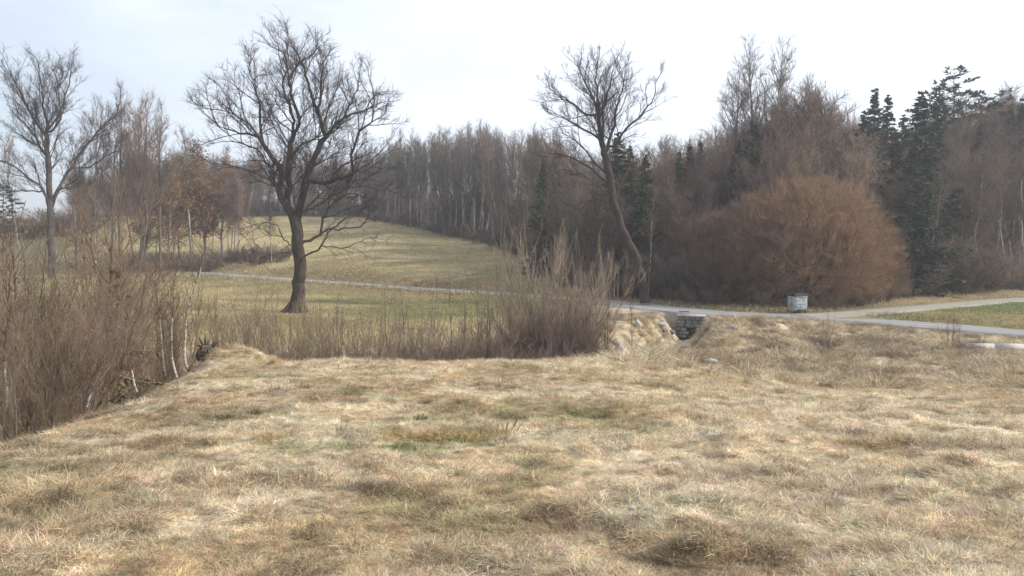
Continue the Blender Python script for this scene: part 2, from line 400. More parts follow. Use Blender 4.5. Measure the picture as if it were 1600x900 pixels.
def mat_ground():
    m = bpy.data.materials.new('ground_cover'); m.use_nodes = True
    t = m.node_tree; n = t.nodes; bs = n['Principled BSDF']; bs.inputs['Roughness'].default_value = 1.0
    bs.inputs['Specular IOR Level'].default_value = 0.05
    at_ = n.new('ShaderNodeAttribute'); at_.attribute_name = 'tint'
    co = n.new('ShaderNodeTexCoord')
    n1 = n.new('ShaderNodeTexNoise'); n1.inputs['Scale'].default_value = 3.0; n1.inputs['Detail'].default_value = 9; n1.inputs['Roughness'].default_value = .7
    n2 = n.new('ShaderNodeTexNoise'); n2.inputs['Scale'].default_value = 26.0; n2.inputs['Detail'].default_value = 6; n2.inputs['Roughness'].default_value = .7
    for q in (n1, n2): t.links.new(co.outputs['Object'], q.inputs['Vector'])
    a = n.new('ShaderNodeMapRange'); a.inputs[1].default_value = .3; a.inputs[2].default_value = .7; a.inputs[3].default_value = .62; a.inputs[4].default_value = 1.35
    b = n.new('ShaderNodeMapRange'); b.inputs[1].default_value = .3; b.inputs[2].default_value = .7; b.inputs[3].default_value = .6; b.inputs[4].default_value = 1.35
    t.links.new(n1.outputs['Fac'], a.inputs[0]); t.links.new(n2.outputs['Fac'], b.inputs[0])
    mu = n.new('ShaderNodeMath'); mu.operation = 'MULTIPLY'; t.links.new(a.outputs[0], mu.inputs[0]); t.links.new(b.outputs[0], mu.inputs[1])
    vm = n.new('ShaderNodeVectorMath'); vm.operation = 'SCALE'
    t.links.new(at_.outputs['Color'], vm.inputs[0]); t.links.new(mu.outputs[0], vm.inputs['Scale'])
    t.links.new(vm.outputs[0], bs.inputs['Base Color'])
    bp = n.new('ShaderNodeBump'); bp.inputs['Strength'].default_value = .9; bp.inputs['Distance'].default_value = .08
    t.links.new(n1.outputs['Fac'], bp.inputs['Height'])
    bp2 = n.new('ShaderNodeBump'); bp2.inputs['Strength'].default_value = .8; bp2.inputs['Distance'].default_value = .02
    t.links.new(n2.outputs['Fac'], bp2.inputs['Height']); t.links.new(bp.outputs[0], bp2.inputs['Normal']); t.links.new(bp2.outputs[0], bs.inputs['Normal'])
    return m

def add_tint(me, cols):
    ca = me.color_attributes.new('tint', 'FLOAT_COLOR', 'POINT')
    ca.data.foreach_set('color', np.concatenate([cols, np.ones((len(cols), 1))], 1).astype(np.float32).ravel())

tg = np.concatenate([np.linspace(-1.9, -.85, 30)[:-1], np.linspace(-.85, .85, 430), np.linspace(.85, 1.9, 30)[1:]])
yg = np.concatenate([[-17.5, -12, -6, -2, 0, 1.5], np.geomspace(2.6, 30, 200), np.linspace(30, 62, 130)[1:], np.geomspace(62, 190, 110)[1:], np.geomspace(190, 700, 18)[1:]])
TT, YY = np.meshgrid(tg, yg)
XX = TT * (YY + 18 * (1 - sm(0, 30, YY)))
ZZ = height(XX, YY)
nr, nc = XX.shape
V = np.stack([XX.ravel(), YY.ravel(), ZZ.ravel()], 1)
i = np.arange(nr * nc).reshape(nr, nc)
Fq = np.stack([i[:-1, :-1], i[:-1, 1:], i[1:, 1:], i[1:, :-1]], -1).reshape(-1, 4)
gme = mesh_np('ground', V, [Fq], True)
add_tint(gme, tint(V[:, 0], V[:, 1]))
link('ground', gme, mat_ground(), kind='structure')

# ------------------------------------------------------------------ road and track
def ribbon(name, P, hw, mat, lift=0.025, crown=0.04):
    d = np.gradient(P[:, :2], axis=0); d /= np.linalg.norm(d, axis=1)[:, None]
    nrm = np.stack([-d[:, 1], d[:, 0]], 1)
    offs = np.array([-1, -.97, -.6, -.25, 0, .25, .6, .97, 1])
    V = []
    for k, o in enumerate(offs):
        wv = hw * (1 + (fbm(P[:, 0], P[:, 1], .8, 3, 7 + k) - .5) * .12)
        q = P[:, :2] + nrm * (o * wv)[:, None]
        z = P[:, 2] + lift + crown * (1 - o * o)
        if abs(o) == 1: z = z - .10
        V.append(np.column_stack([q, z]))
    V = np.stack(V, 1).reshape(-1, 3); n, c = len(P), len(offs)
    i = np.arange(n * c).reshape(n, c)
    f = np.stack([i[:-1, :-1], i[1:, :-1], i[1:, 1:], i[:-1, 1:]], -1).reshape(-1, 4)[:, ::-1]
    me = mesh_np(name, V, [f], True)
    uv = me.uv_layers.new(name='UVMap')
    vi = np.zeros(len(me.loops), np.int32); me.loops.foreach_get('vertex_index', vi)
    s = np.concatenate([[0], np.cumsum(np.linalg.norm(np.diff(P[:, :2], axis=0), axis=1))])
    uvv = np.stack([offs[vi % c], s[vi // c]], 1)
    uv.data.foreach_set('uv', uvv.astype(np.float32).ravel())
    return link(name, me, mat, kind='structure')

def mat_road(name, c1, c2, streak):
    m = bpy.data.materials.new(name); m.use_nodes = True
    t = m.node_tree; n = t.nodes; bs = n['Principled BSDF']; bs.inputs['Roughness'].default_value = .9
    uv = n.new('ShaderNodeUVMap'); mp = n.new('ShaderNodeMapping'); mp.inputs['Scale'].default_value = (3.0, .12, 1)
    n1 = n.new('ShaderNodeTexNoise'); n1.inputs['Scale'].default_value = 1.0; n1.inputs['Detail'].default_value = 4
    co = n.new('ShaderNodeTexCoord'); n2 = n.new('ShaderNodeTexNoise'); n2.inputs['Scale'].default_value = 7; n2.inputs['Detail'].default_value = 8
    t.links.new(uv.outputs[0], mp.inputs[0]); t.links.new(mp.outputs[0], n1.inputs['Vector']); t.links.new(co.outputs['Object'], n2.inputs['Vector'])
    x1 = n.new('ShaderNodeMixRGB'); x1.inputs[1].default_value = (*c1, 1); x1.inputs[2].default_value = (*c2, 1)
    t.links.new(n2.outputs['Fac'], x1.inputs[0])
    x2 = n.new('ShaderNodeMixRGB'); x2.inputs[2].default_value = (*streak, 1)
    r = n.new('ShaderNodeMapRange'); r.inputs[1].default_value = .5; r.inputs[2].default_value = .62; r.inputs[4].default_value = .7
    t.links.new(n1.outputs['Fac'], r.inputs[0]); t.links.new(r.outputs[0], x2.inputs[0]); t.links.new(x1.outputs[0], x2.inputs[1])
    t.links.new(x2.outputs[0], bs.inputs['Base Color'])
    b = n.new('ShaderNodeBump'); b.inputs['Strength'].default_value = .4; b.inputs['Distance'].default_value = .02
    t.links.new(n2.outputs['Fac'], b.inputs['Height']); t.links.new(b.outputs[0], bs.inputs['Normal'])
    return m
ribbon('road', RD, 1.9, mat_road('worn_asphalt', (.20, .19, .18), (.29, .275, .26), (.36, .34, .325)))
ribbon('gravel_track', TK, 1.5, mat_road('track_gravel', (.27, .24, .19), (.38, .34, .28), (.24, .22, .13)), lift=0.012, crown=0.02)

# water in the bottom of the stream
SM = STREAM.copy(); wz = height(SM[:, 0], SM[:, 1])
wz = np.minimum.accumulate(wz + .05)
mw = bpy.data.materials.new('stream_water'); mw.use_nodes = True
b_ = mw.node_tree.nodes['Principled BSDF']; b_.inputs['Base Color'].default_value = (.03, .028, .02, 1); b_.inputs['Roughness'].default_value = .12
_nn = mw.node_tree.nodes.new('ShaderNodeTexNoise'); _nn.inputs['Scale'].default_value = 5
_bb = mw.node_tree.nodes.new('ShaderNodeBump'); _bb.inputs['Strength'].default_value = .3
mw.node_tree.links.new(_nn.outputs['Fac'], _bb.inputs['Height']); mw.node_tree.links.new(_bb.outputs[0], b_.inputs['Normal'])
ribbon('stream', np.column_stack([SM[:, :2], wz]), .35, mw, lift=0.03, crown=0)

# ------------------------------------------------------------------ woody plants
def unit(v): return v / np.maximum(np.linalg.norm(v, axis=-1, keepdims=True), 1e-9)

def colonize(P, par, attr, step, infl, kill, iters=90, up=0.12, wob=0.25, r=None):
    """space colonization growth from the given nodes towards attraction points"""
    r = r or np.random.default_rng(1)
    P = [np.array(p, float) for p in P]; par = list(par)
    PA = np.array(P)
    best = np.full(len(attr), 1e9); who = np.zeros(len(attr), int)
    def upd(new, base):
        nonlocal best, who
        for s in range(0, len(new), 400):
            d = np.linalg.norm(attr[:, None, :] - new[None, s:s + 400, :], axis=2)
            k = d.argmin(1); dm = d[np.arange(len(attr)), k]
            better = dm < best
            best = np.where(better, dm, best); who = np.where(better, k + base + s, who)
    upd(PA, 0)
    for it in range(iters):
        keep = best > kill
        attr, best, who = attr[keep], best[keep], who[keep]
        act = best < infl
        if len(attr) == 0 or not act.any(): break
        ids = who[act]
        dv = unit(attr[act] - PA[ids])
        u, inv = np.unique(ids, return_inverse=True)
        s = np.zeros((len(u), 3)); np.add.at(s, inv, dv)
        s = unit(unit(s) + np.array([0, 0, up]) + r.normal(0, wob, (len(u), 3)))
        new = PA[u] + s * step
        base = len(PA)
        PA = np.concatenate([PA, new]); par += list(u)
        upd(new, base)
    return PA, np.array(par)

def ramify(P, par, starts, r, L0, levels=3, every=1, ang=.75, up=.18, center=None, out=.35, seg=.32, reach=None, ratio=.52, wob=.12, dens=1.0):
    """side branches that fork again and again, straight and tapering, turning outward and up"""
    P = [np.array(p, float) for p in P]; par = list(par)
    def dirn(i):
        j = par[i]; d = P[i] - P[j] if j >= 0 else np.array([0, 0, 1.]); return d / (np.linalg.norm(d) + 1e-9)
    todo = [(i, dirn(i), L0, 0) for i in starts]
    zup = np.array([0, 0, 1.])
    while todo:
        i, d, L, lv = todo.pop()
        base = P[i]
        for _ in range(1 + (r.random() < .35)):
            sv = r.normal(0, 1, 3); sv -= d * (sv @ d); sv /= np.linalg.norm(sv) + 1e-9
            o = np.zeros(3)
            if center is not None:
                o = base - center; o = o / (np.linalg.norm(o) + 1e-9)
            nd = d * (1 - ang * .35) + sv * ang + o * out + zup * up; nd /= np.linalg.norm(nd)
            l = L * (.55 + .75 * r.random())
            if reach is not None: l *= reach(base)
            if l < .12: continue
            n = max(2, int(round(l / (seg if lv < 2 else seg * .75))))
            j = i; q = base; dd = nd; made = []
            for k in range(n):
                dd = dd + r.normal(0, wob, 3) + zup * up * .22; dd /= np.linalg.norm(dd)
                q = q + dd * (l / n); P.append(q); par.append(j); j = len(P) - 1; made.append((j, dd))
            if lv + 1 < levels:
                for k, (jj, d3) in enumerate(made):
                    if k == 0 and n > 2: continue
                    if r.random() < .85 * dens:
                        todo.append((jj, d3, l * ratio * (1 - .35 * k / n) + .12, lv + 1))
    return np.array(P), np.array(par)

def radii(P, par, rtip, rbase, e=2.35):
    n = len(P); acc = np.zeros(n); pw = rtip ** e
    cnt = np.zeros(n, int)
    for i in range(n):
        if par[i] >= 0: cnt[par[i]] += 1
    order = topo(par)
    for i in order[::-1]:
        if cnt[i] == 0: acc[i] = pw
        if par[i] >= 0: acc[par[i]] += acc[i]
    R = acc ** (1 / e)
    k = rbase / R.max()
    # scale big ones to the wanted base radius and leave tips alone
    t = np.clip(np.log(R / rtip) / max(1e-6, math.log(R.max() / rtip)), 0, 1)
    return R * k ** t

def topo(par):
    n = len(par); depth = np.zeros(n, int)
    if all(par[i] < i for i in range(n)): return np.arange(n)
    for i in range(n):
        d, j = 0, i
        while par[j] >= 0: j = par[j]; d += 1
        depth[i] = d
    return np.argsort(depth, kind='stable')

def rings(c, d, r, k):
    ref = np.where(np.abs(d[:, :1]) > .93, np.array([[0, 1., 0]]), np.array([[1., 0, 0]]))
    u = unit(np.cross(d, ref)); v = np.cross(d, u)
    a = np.arange(k) * 2 * math.pi / k
    return c[:, None, :] + r[:, None, None] * (np.cos(a)[None, :, None] * u[:, None, :] + np.sin(a)[None, :, None] * v[:, None, :])

class Geo:
    def __init__(s): s.V = []; s.F4 = []; s.F3 = []; s.n = 0
    def prism(s, a, b, da, db, ra, rb, k):
        if len(a) == 0: return
        A = rings(a, da, ra, k); B = rings(b, db, rb, k); m = len(a)
        V = np.concatenate([A, B], 1).reshape(-1, 3)
        base = s.n + np.arange(m)[:, None] * 2 * k
        j = np.arange(k); j2 = (j + 1) % k
        f = np.stack([base + j, base + j2, base + k + j2, base + k + j], -1).reshape(-1, 4)
        s.V.append(V); s.F4.append(f); s.n += len(V)
    def cone(s, a, b, ra, k=3):
        if len(a) == 0: return
        d = unit(b - a); A = rings(a, d, ra, k); m = len(a)
        V = np.concatenate([A, b[:, None, :]], 1).reshape(-1, 3)
        base = s.n + np.arange(m)[:, None] * (k + 1)
        j = np.arange(k); j2 = (j + 1) % k
        f = np.stack([base + j, base + j2, base + np.full(k, k)], -1).reshape(-1, 3)
        s.V.append(V); s.F3.append(f); s.n += len(V)
    def blades(s, a, b, w, nrm):
        """thin leaf: two triangles folded along a-b"""
        m = len(a); mid = (a + b) / 2; d = unit(b - a); sd = unit(np.cross(d, nrm)) * w[:, None]
        V = np.stack([a, mid + sd, b, mid - sd], 1).reshape(-1, 3)
        base = s.n + np.arange(m)[:, None] * 4
        f = np.concatenate([base + np.array([[0, 1, 2]]), base + np.array([[0, 2, 3]])], 0)
        s.V.append(V); s.F3.append(f); s.n += len(V)
    def mesh(s, name, smooth=True):
        F = []
        if s.F4: F.append(np.concatenate(s.F4))
        if s.F3: F.append(np.concatenate(s.F3))
        return mesh_np(name, np.concatenate(s.V), F, smooth)

def skin(P, par, R, split=0.07, r=None, tw=None, flare=None):
    """returns trunk Geo (thick wood) and crown Geo (thin wood and twigs)"""
    r = r or np.random.default_rng(2)
    n = len(P); par = np.asarray(par)
    main = np.full(n, -1)
    for i in range(n):
        p = par[i]
        if p >= 0 and (main[p] < 0 or R[i] > R[main[p]]): main[p] = i
    E = np.where(par >= 0)[0]; pe = par[E]
    ed = np.zeros((n, 3)); ed[E] = unit(P[E] - P[pe])
    for i in np.where(par < 0)[0]: ed[i] = ed[main[i]] if main[i] >= 0 else np.array([0, 0, 1.])
    D = ed.copy(); hm = main >= 0
    D[hm] = unit(ed[hm] + ed[main[hm]])
    ismain = main[pe] == E
    ra = np.where(ismain, R[pe], np.minimum(R[pe], R[E] * 1.3)); rb = R[E]
    da = np.where(ismain[:, None], D[pe], ed[E]); db = D[E]
    T, C = Geo(), Geo()
    big = R[E] > split
    T.prism(P[pe][big], P[E][big], da[big], db[big], ra[big], rb[big], 9)
    mid = (~big) & (R[E] > 0.022)
    C.prism(P[pe][mid], P[E][mid], da[mid], db[mid], ra[mid], rb[mid], 5)
    lo = (~big) & (~mid)
    C.prism(P[pe][lo], P[E][lo], da[lo], db[lo], ra[lo], rb[lo], 3)
    if tw:
        cand = np.where((R < tw['rmax']) & (par >= 0))[0]
        rep = np.repeat(cand, tw['n'])
        rep = rep[r.random(len(rep)) < tw.get('p', 1.0)]
        t = r.random(len(rep))[:, None]
        b = P[par[rep]] * (1 - t) + P[rep] * t
        side = r.normal(0, 1, (len(rep), 3))
        d0 = unit(ed[rep] * tw.get('along', .8) + unit(side) * .8 + np.array([0, 0, tw.get('up', .25)]))
        Ln = tw['len'] * (0.45 + 0.9 * r.random(len(rep)))[:, None]
        m = b + d0 * Ln * .5
        d1 = unit(d0 + r.normal(0, .3, d0.shape) + np.array([0, 0, tw.get('up2', .1)]))
        e = m + d1 * Ln * .5
        rt = np.full(len(rep), tw['r'])
        C.prism(b, m, d0, d1, rt, rt * .75, 3)
        C.cone(m, e, rt * .75)
        for s_ in range(tw.get('sub', 2)):
            f = r.random(len(rep))[:, None]
            q = b * (1 - f) + m * f
            d2 = unit(d0 + unit(r.normal(0, 1, d0.shape)) * .9 + np.array([0, 0, tw.get('up', .25)]))
            C.cone(q, q + d2 * Ln * (.3 + .3 * r.random((len(rep), 1))), rt * .65)
        if tw.get('leaf'):
            k = r.random(len(rep)) < tw['leaf']
            a = e[k]; dd = unit(r.normal(0, 1, a.shape)); s_ = tw['leafsize']
            LG = Geo(); LG.blades(a, a + dd * s_ * 2, np.full(len(a), s_ * .6), unit(r.normal(0, 1, a.shape)))
            return T, C, LG
    return T, C

def trace(limbs, Y, base, seg=0.5, depthk=None, r=None):
    """limb polylines given as photo pixels, placed at distance Y with their own depth offsets -> nodes, parents"""
    r = r or np.random.default_rng(3)
    P, par = [], []
    for li, (pts, ky) in enumerate(limbs):
        W = np.array([at(px, py, Y) for px, py in pts], float)
        W = W - np.array(base)
        W = densify(W, seg) if len(W) > 1 else W
        if not P:
            P.append(W[0]); par.append(-1); j = 0
        else:
            j = int(np.argmin(np.linalg.norm(np.array(P)[:, [0, 2]] - W[0][[0, 2]], axis=1)))
        y0 = P[j][1]; st = P[j]
        cum = 0; last = j
        for k in range(1, len(W)):
            cum += np.linalg.norm(W[k] - W[k - 1])
            q = np.array([W[k][0], y0 + ky * cum, W[k][2]]) + r.normal(0, .05, 3)
            P.append(q); par.append(last); last = len(P) - 1
    return P, par

def lobes(q, seed, sc=.55, amp=.38):
    """uneven crown outline: how far the crown reaches in each direction"""
    u = unit(q); a = fbm(u[:, 0] / sc * 1.6 + seed, u[:, 2] / sc * 1.6 + u[:, 1] * 1.9, 1.0, 3, seed)
    return 1 + amp * 2 * (a - .5)
def crown_points(n, fn, lo, hi, r):
    out = []
    tot = 0
    while tot < n:
        q = r.random((n * 2, 3)) * (np.array(hi) - np.array(lo)) + np.array(lo)
        q = q[fn(q)]; out.append(q); tot += len(q)
    return np.concatenate(out)[:n]

def plant_parts(root, T, C, bark, twig, names=('trunk', 'branches'), leaf=None, leafmat=None):
    link(names[0], T.mesh(names[0]), bark, root)
    link(names[1], C.mesh(names[1]), twig, root)
    if leaf is not None: link('leaves', leaf.mesh('leaves', False), leafmat, root)

def flare(P, R, k=.9, h=.6):
    z = np.maximum(P[:, 2], 0)
    thick = R > R.max() * .6
    return R * (1 + k * np.exp(-z / h) * thick)

# ---- the big oak
def big_oak():
    Y = 57.0; x0 = at(462, 487, Y).x
    base = (x0, Y, gz(x0, Y) - .15)
    limbs = [
        ([(462, 490), (466, 465), (467, 442), (469, 408), (467, 385), (461, 347), (453, 330), (447, 318)], 0.0),
        ([(461, 347), (466, 330), (474, 292), (484, 254), (494, 229), (504, 211)], .12),
        ([(504, 211), (519, 192), (532, 178), (545, 142), (550, 124), (556, 100)], .3),
        ([(504, 211), (496, 178), (486, 142), (478, 111), (463, 73)], -.3),
        ([(496, 172), (500, 150), (499, 127), (503, 91), (494, 70), (491, 46)], .1),
        ([(532, 178), (556, 172), (575, 168), (583, 150)], -.35),
        ([(447, 321), (440, 300), (444, 269), (435, 254), (417, 229), (397, 198), (376, 183), (346, 173)], -.2),
        ([(417, 229), (410, 200), (407, 175), (402, 150), (388, 122), (381, 100), (380, 78)], .35),
        ([(447, 321), (450, 290), (446, 262), (450, 224), (451, 183), (443, 158), (430, 124), (436, 95), (432, 71)], .2),
        ([(450, 224), (460, 205), (468, 186), (459, 152), (458, 135), (450, 110), (448, 83)], -.4),
        ([(450, 250), (458, 229), (474, 215), (489, 204), (499, 180)], .5),
        ([(443, 305), (434, 290), (420, 280), (404, 272), (378, 264), (356, 262)], -.5),
        ([(459, 384), (448, 378), (438, 370), (428, 352), (415, 348), (401, 347), (385, 358), (366, 368), (352, 382)], .45),
        ([(458, 393), (444, 395), (430, 399), (412, 404), (396, 410)], -.6),
        ([(469, 405), (482, 398), (502, 390), (512, 375), (519, 365), (530, 360), (545, 358), (571, 357), (584, 345), (592, 334)], -.45),
        ([(506, 388), (524, 387), (542, 387), (552, 398), (560, 413), (570, 420)], -.15),
        ([(542, 387), (560, 388), (575, 398), (589, 410)], .2),
        ([(542, 387), (562, 380), (578, 374), (596, 372), (612, 378)], -.5),
        ([(469, 382), (482, 375), (496, 367), (508, 358), (519, 352), (530, 342), (542, 338), (556, 332), (562, 315)], .4),
        ([(494, 368), (502, 347), (507, 335), (513, 327), (522, 316), (542, 306), (560, 303)], -.2),
        ([(464, 338), (474, 330), (485, 324), (500, 316), (513, 306), (528, 297), (542, 292), (560, 288), (580, 286), (598, 290)], .3),
        ([(479, 283), (496, 286), (515, 284), (542, 278), (560, 268), (580, 257), (600, 252), (625, 250)], -.3),
        ([(542, 252), (556, 235), (565, 211), (578, 200), (588, 191), (592, 170), (597, 150)], -.2),
        ([(515, 284), (528, 268), (542, 252)], -.2),
        ([(435, 254), (424, 262), (410, 240), (392, 228), (370, 222), (350, 214)], .45),
        ([(461, 347), (455, 325), (448, 300), (440, 285), (424, 268)], .9),
        ([(467, 335), (478, 318), (490, 300), (505, 290)], .9),
        ([(461, 347), (452, 325), (446, 300), (445, 280)], -.9),
        ([(467, 335), (480, 312), (492, 285), (502, 265)], -.9),
        ([(404, 216), (385, 213), (366, 207), (350, 200)], .1),
        ([(430, 399), (418, 392), (400, 380), (385, 372)], .2),
        ([(436, 372), (425, 366), (405, 372), (390, 384), (378, 392)], -.5),
    ]
    r = np.random.default_rng(11)
    P, par = trace(limbs, Y, base, .42, r=r)
    C0 = np.array([at(470, 0, Y).x - x0, 0, at(0, 330, Y).z - base[2]])
    first = [k for k in range(12, len(P)) if P[k][2] > 4.2]
    zc = at(0, 215, Y).z - base[2]
    def reach(b):
        x = (b[0] - C0[0]) / 7.6; y = b[1] / 7.0; z = (b[2] - zc) / 8.6
        return float(np.clip(1.3 - .75 * math.sqrt(x * x + y * y + z * z), .35, 1)) * (.55 if b[2] < 6.5 else 1) * float(np.clip((zc + 9.2 - b[2]) / 3.0, .3, 1))
    P, par = ramify(P, par, [k for k in first if r.random() < (.74 if P[k][2] > zc - 2.2 else .52) and not (P[k][2] < 8 and abs(P[k][0] - .1) < 1.3)], r, 3.0, levels=3, ang=.80, up=.07, center=C0, out=.42, seg=.36, reach=reach, ratio=.50, wob=.13)
    R = radii(P, par, .0085, .43, 2.02)
    R = np.where((R > .3) & (P[:, 2] < 4.5), np.maximum(R, .41 - .02 * P[:, 2]), R)
    Rf = flare(P, R, 1.15, .6)
    T, C = skin(P, par, Rf, .06, r, tw=dict(rmax=.016, n=1, p=.85, len=.75, r=.0068, up=.15, along=1.0, sub=3))
    # root spurs
    for k in range(7):
        a = k * .9 + r.random() * .3
        d = np.array([math.cos(a), math.sin(a), 0])
        ln = 1.15 if math.cos(a) < -.3 else .75
        p0 = np.array([0, 0, .75]) + d * .32; p1 = np.array([0, 0, .28]) + d * (.38 + ln * .35); p2 = np.array([0, 0, -.05]) + d * (.35 + ln)
        T.prism(np.array([p0, p1]), np.array([p1, p2]), unit(np.array([p1 - p0, p2 - p1])), unit(np.array([p2 - p0, p2 - p1])), np.array([.24, .2]), np.array([.2, .09]), 8)
    root = thing('oak_tree', 'big old bare oak standing alone in the field below the lane', 'tree', base)
    plant_parts(root, T, C, M['oak_bark'], M['oak_twig'])
big_oak()

def leaning_oak():
    Y = 63.0; x0 = at(1009, 468, Y).x
    base = (x0, Y, gz(x0, Y) - .15)
    limbs = [
        ([(1009, 473), (1006, 450), (999, 418), (990, 392), (977, 368), (968, 345), (959, 318), (952, 272), (946, 240), (941, 225), (936, 200), (935, 178), (925, 150), (914, 128), (900, 100), (890, 81)], .0),
        ([(936, 200), (935, 150), (933, 108), (941, 73)], .2),
        ([(941, 225), (943, 167), (950, 140), (955, 112), (964, 89)], -.2),
        ([(946, 240), (953, 217), (962, 195), (964, 172), (974, 145), (980, 116), (975, 90)], .3),
        ([(958, 240), (966, 217), (980, 200), (995, 186), (1010, 172), (1019, 155), (1020, 139)], -.2),
        ([(952, 272), (956, 250), (958, 240)], -.2),
        ([(941, 225), (933, 217), (912, 205), (890, 194), (868, 180), (848, 167)], -.3),
        ([(935, 178), (918, 178), (895, 158), (880, 148), (863, 139)], .4),
        ([(961, 321), (945, 300), (927, 287), (915, 278), (902, 272), (880, 268), (860, 270), (845, 262)], -.3),
        ([(950, 290), (936, 272), (918, 258), (902, 247), (882, 238), (862, 236), (848, 245)], .3),
        ([(977, 368), (960, 350), (940, 345), (915, 330), (890, 320), (868, 300), (855, 282)], .2),
        ([(927, 287), (905, 292), (885, 300), (862, 305)], -.5),
        ([(953, 217), (940, 205), (925, 190)], .8),
        ([(990, 392), (972, 380), (950, 374), (928, 362), (905, 350), (888, 352)], .35),
        ([(968, 345), (978, 322), (990, 300), (1000, 275), (1006, 252)], -.3),
        ([(959, 318), (968, 296), (982, 272), (990, 245)], .45),
        ([(952, 272), (935, 262), (915, 240), (898, 225), (880, 215)], -.4),
        ([(985, 378), (1000, 358), (1014, 345), (1028, 338)], .4),
        ([(961, 321), (946, 314), (925, 312), (905, 318), (890, 330)], .7),
    ]
    r = np.random.default_rng(12)
    P, par = trace(limbs, Y, base, .42, r=r)
    C0 = np.array([at(948, 0, Y).x - x0, 0, at(0, 270, Y).z - base[2]])
    zc = at(0, 170, Y).z - base[2]
    def reach(b):
        x = (b[0] - C0[0]) / 5.4; y = b[1] / 5.4; z = (b[2] - zc) / 6.0
        return float(np.clip(1.2 - .7 * math.sqrt(x * x + y * y + z * z), .35, 1)) * float(np.clip((zc + 6.0 - b[2]) / 3.0, .3, 1))
    P, par = ramify(P, par, [k for k in range(14, len(P)) if r.random() < .85 and P[k][2] > 3.2], r, 2.4, levels=3, ang=.80, up=.07, center=C0, out=.4, seg=.36, reach=reach, ratio=.5, wob=.12)
    R = radii(P, par, .0085, .33, 2.1)
    R = np.where((R > .2) & (P[:, 2] < 5), np.maximum(R, .31 - .02 * P[:, 2]), R)
    T, C = skin(P, par, flare(P, R, .7), .06, r, tw=dict(rmax=.016, n=1, p=.85, len=.75, r=.0068, up=.2, along=1.0, sub=3))
    root = thing('oak_tree', 'bare oak leaning left over the far side of the lane, crown clear of the wood', 'tree', base)
    plant_parts(root, T, C, M['oak_bark'], M['oak_twig'])
leaning_oak()

def left_tree():
    Y = 82.0; x0 = at(80, 400, Y).x
    base = (x0, Y, gz(x0, Y) - .15)
    limbs = [
        ([(80, 432), (80, 400), (79, 350), (78, 322), (76, 270), (74, 244), (74, 205), (70, 175), (66, 147), (62, 120), (60, 95)], 0),
        ([(79, 330), (84, 299), (92, 278), (101, 260), (112, 235), (128, 205), (140, 188), (152, 174), (160, 150)], .3),
        ([(79, 330), (74, 299), (56, 280), (39, 264), (20, 252), (0, 240), (-20, 236)], -.3),
        ([(74, 244), (60, 232), (39, 205), (18, 188), (0, 174), (-15, 160)], .4),
        ([(76, 255), (78, 221), (95, 205), (113, 190), (118, 158), (120, 128)], -.4),
        ([(74, 205), (84, 185), (89, 167), (94, 135), (97, 100)], .3),
        ([(74, 215), (55, 180), (42, 150), (30, 118)], -.2),
        ([(101, 260), (122, 258), (140, 240), (160, 228)], .5),
        ([(76, 300), (55, 300), (35, 298), (12, 300), (-10, 290)], .2),
        ([(84, 299), (108, 290), (128, 280), (146, 268)], -.5),
    ]
    r = np.random.default_rng(13)
    P, par = trace(limbs, Y, base, .55, r=r)
    C0 = np.array([0, 0, at(0, 320, Y).z - base[2]])
    zc = at(0, 200, Y).z - base[2]
    def reach(b):
        x = b[0] / 7.5; y = b[1] / 7; z = (b[2] - zc) / 8.5
        return float(np.clip(1.2 - .7 * math.sqrt(x * x + y * y + z * z), .35, 1))
    P, par = ramify(P, par, [k for k in range(14, len(P)) if r.random() < .9 and P[k][2] > 5.0], r, 3.2, levels=3, ang=.72, up=.14, center=C0, out=.4, seg=.45, reach=reach, ratio=.5, wob=.11)
    R = radii(P, par, .010, .36, 2.02)
    T, C = skin(P, par, flare(P, R, .5), .06, r, tw=dict(rmax=.018, n=1, p=.9, len=1.0, r=.0085, up=.25, along=.8, sub=3))
    root = thing('bare_tree', 'large spreading bare tree at the left edge against pale blue sky', 'tree', base)
    plant_parts(root, T, C, M['left_bark'], M['oak_twig'])
left_tree()

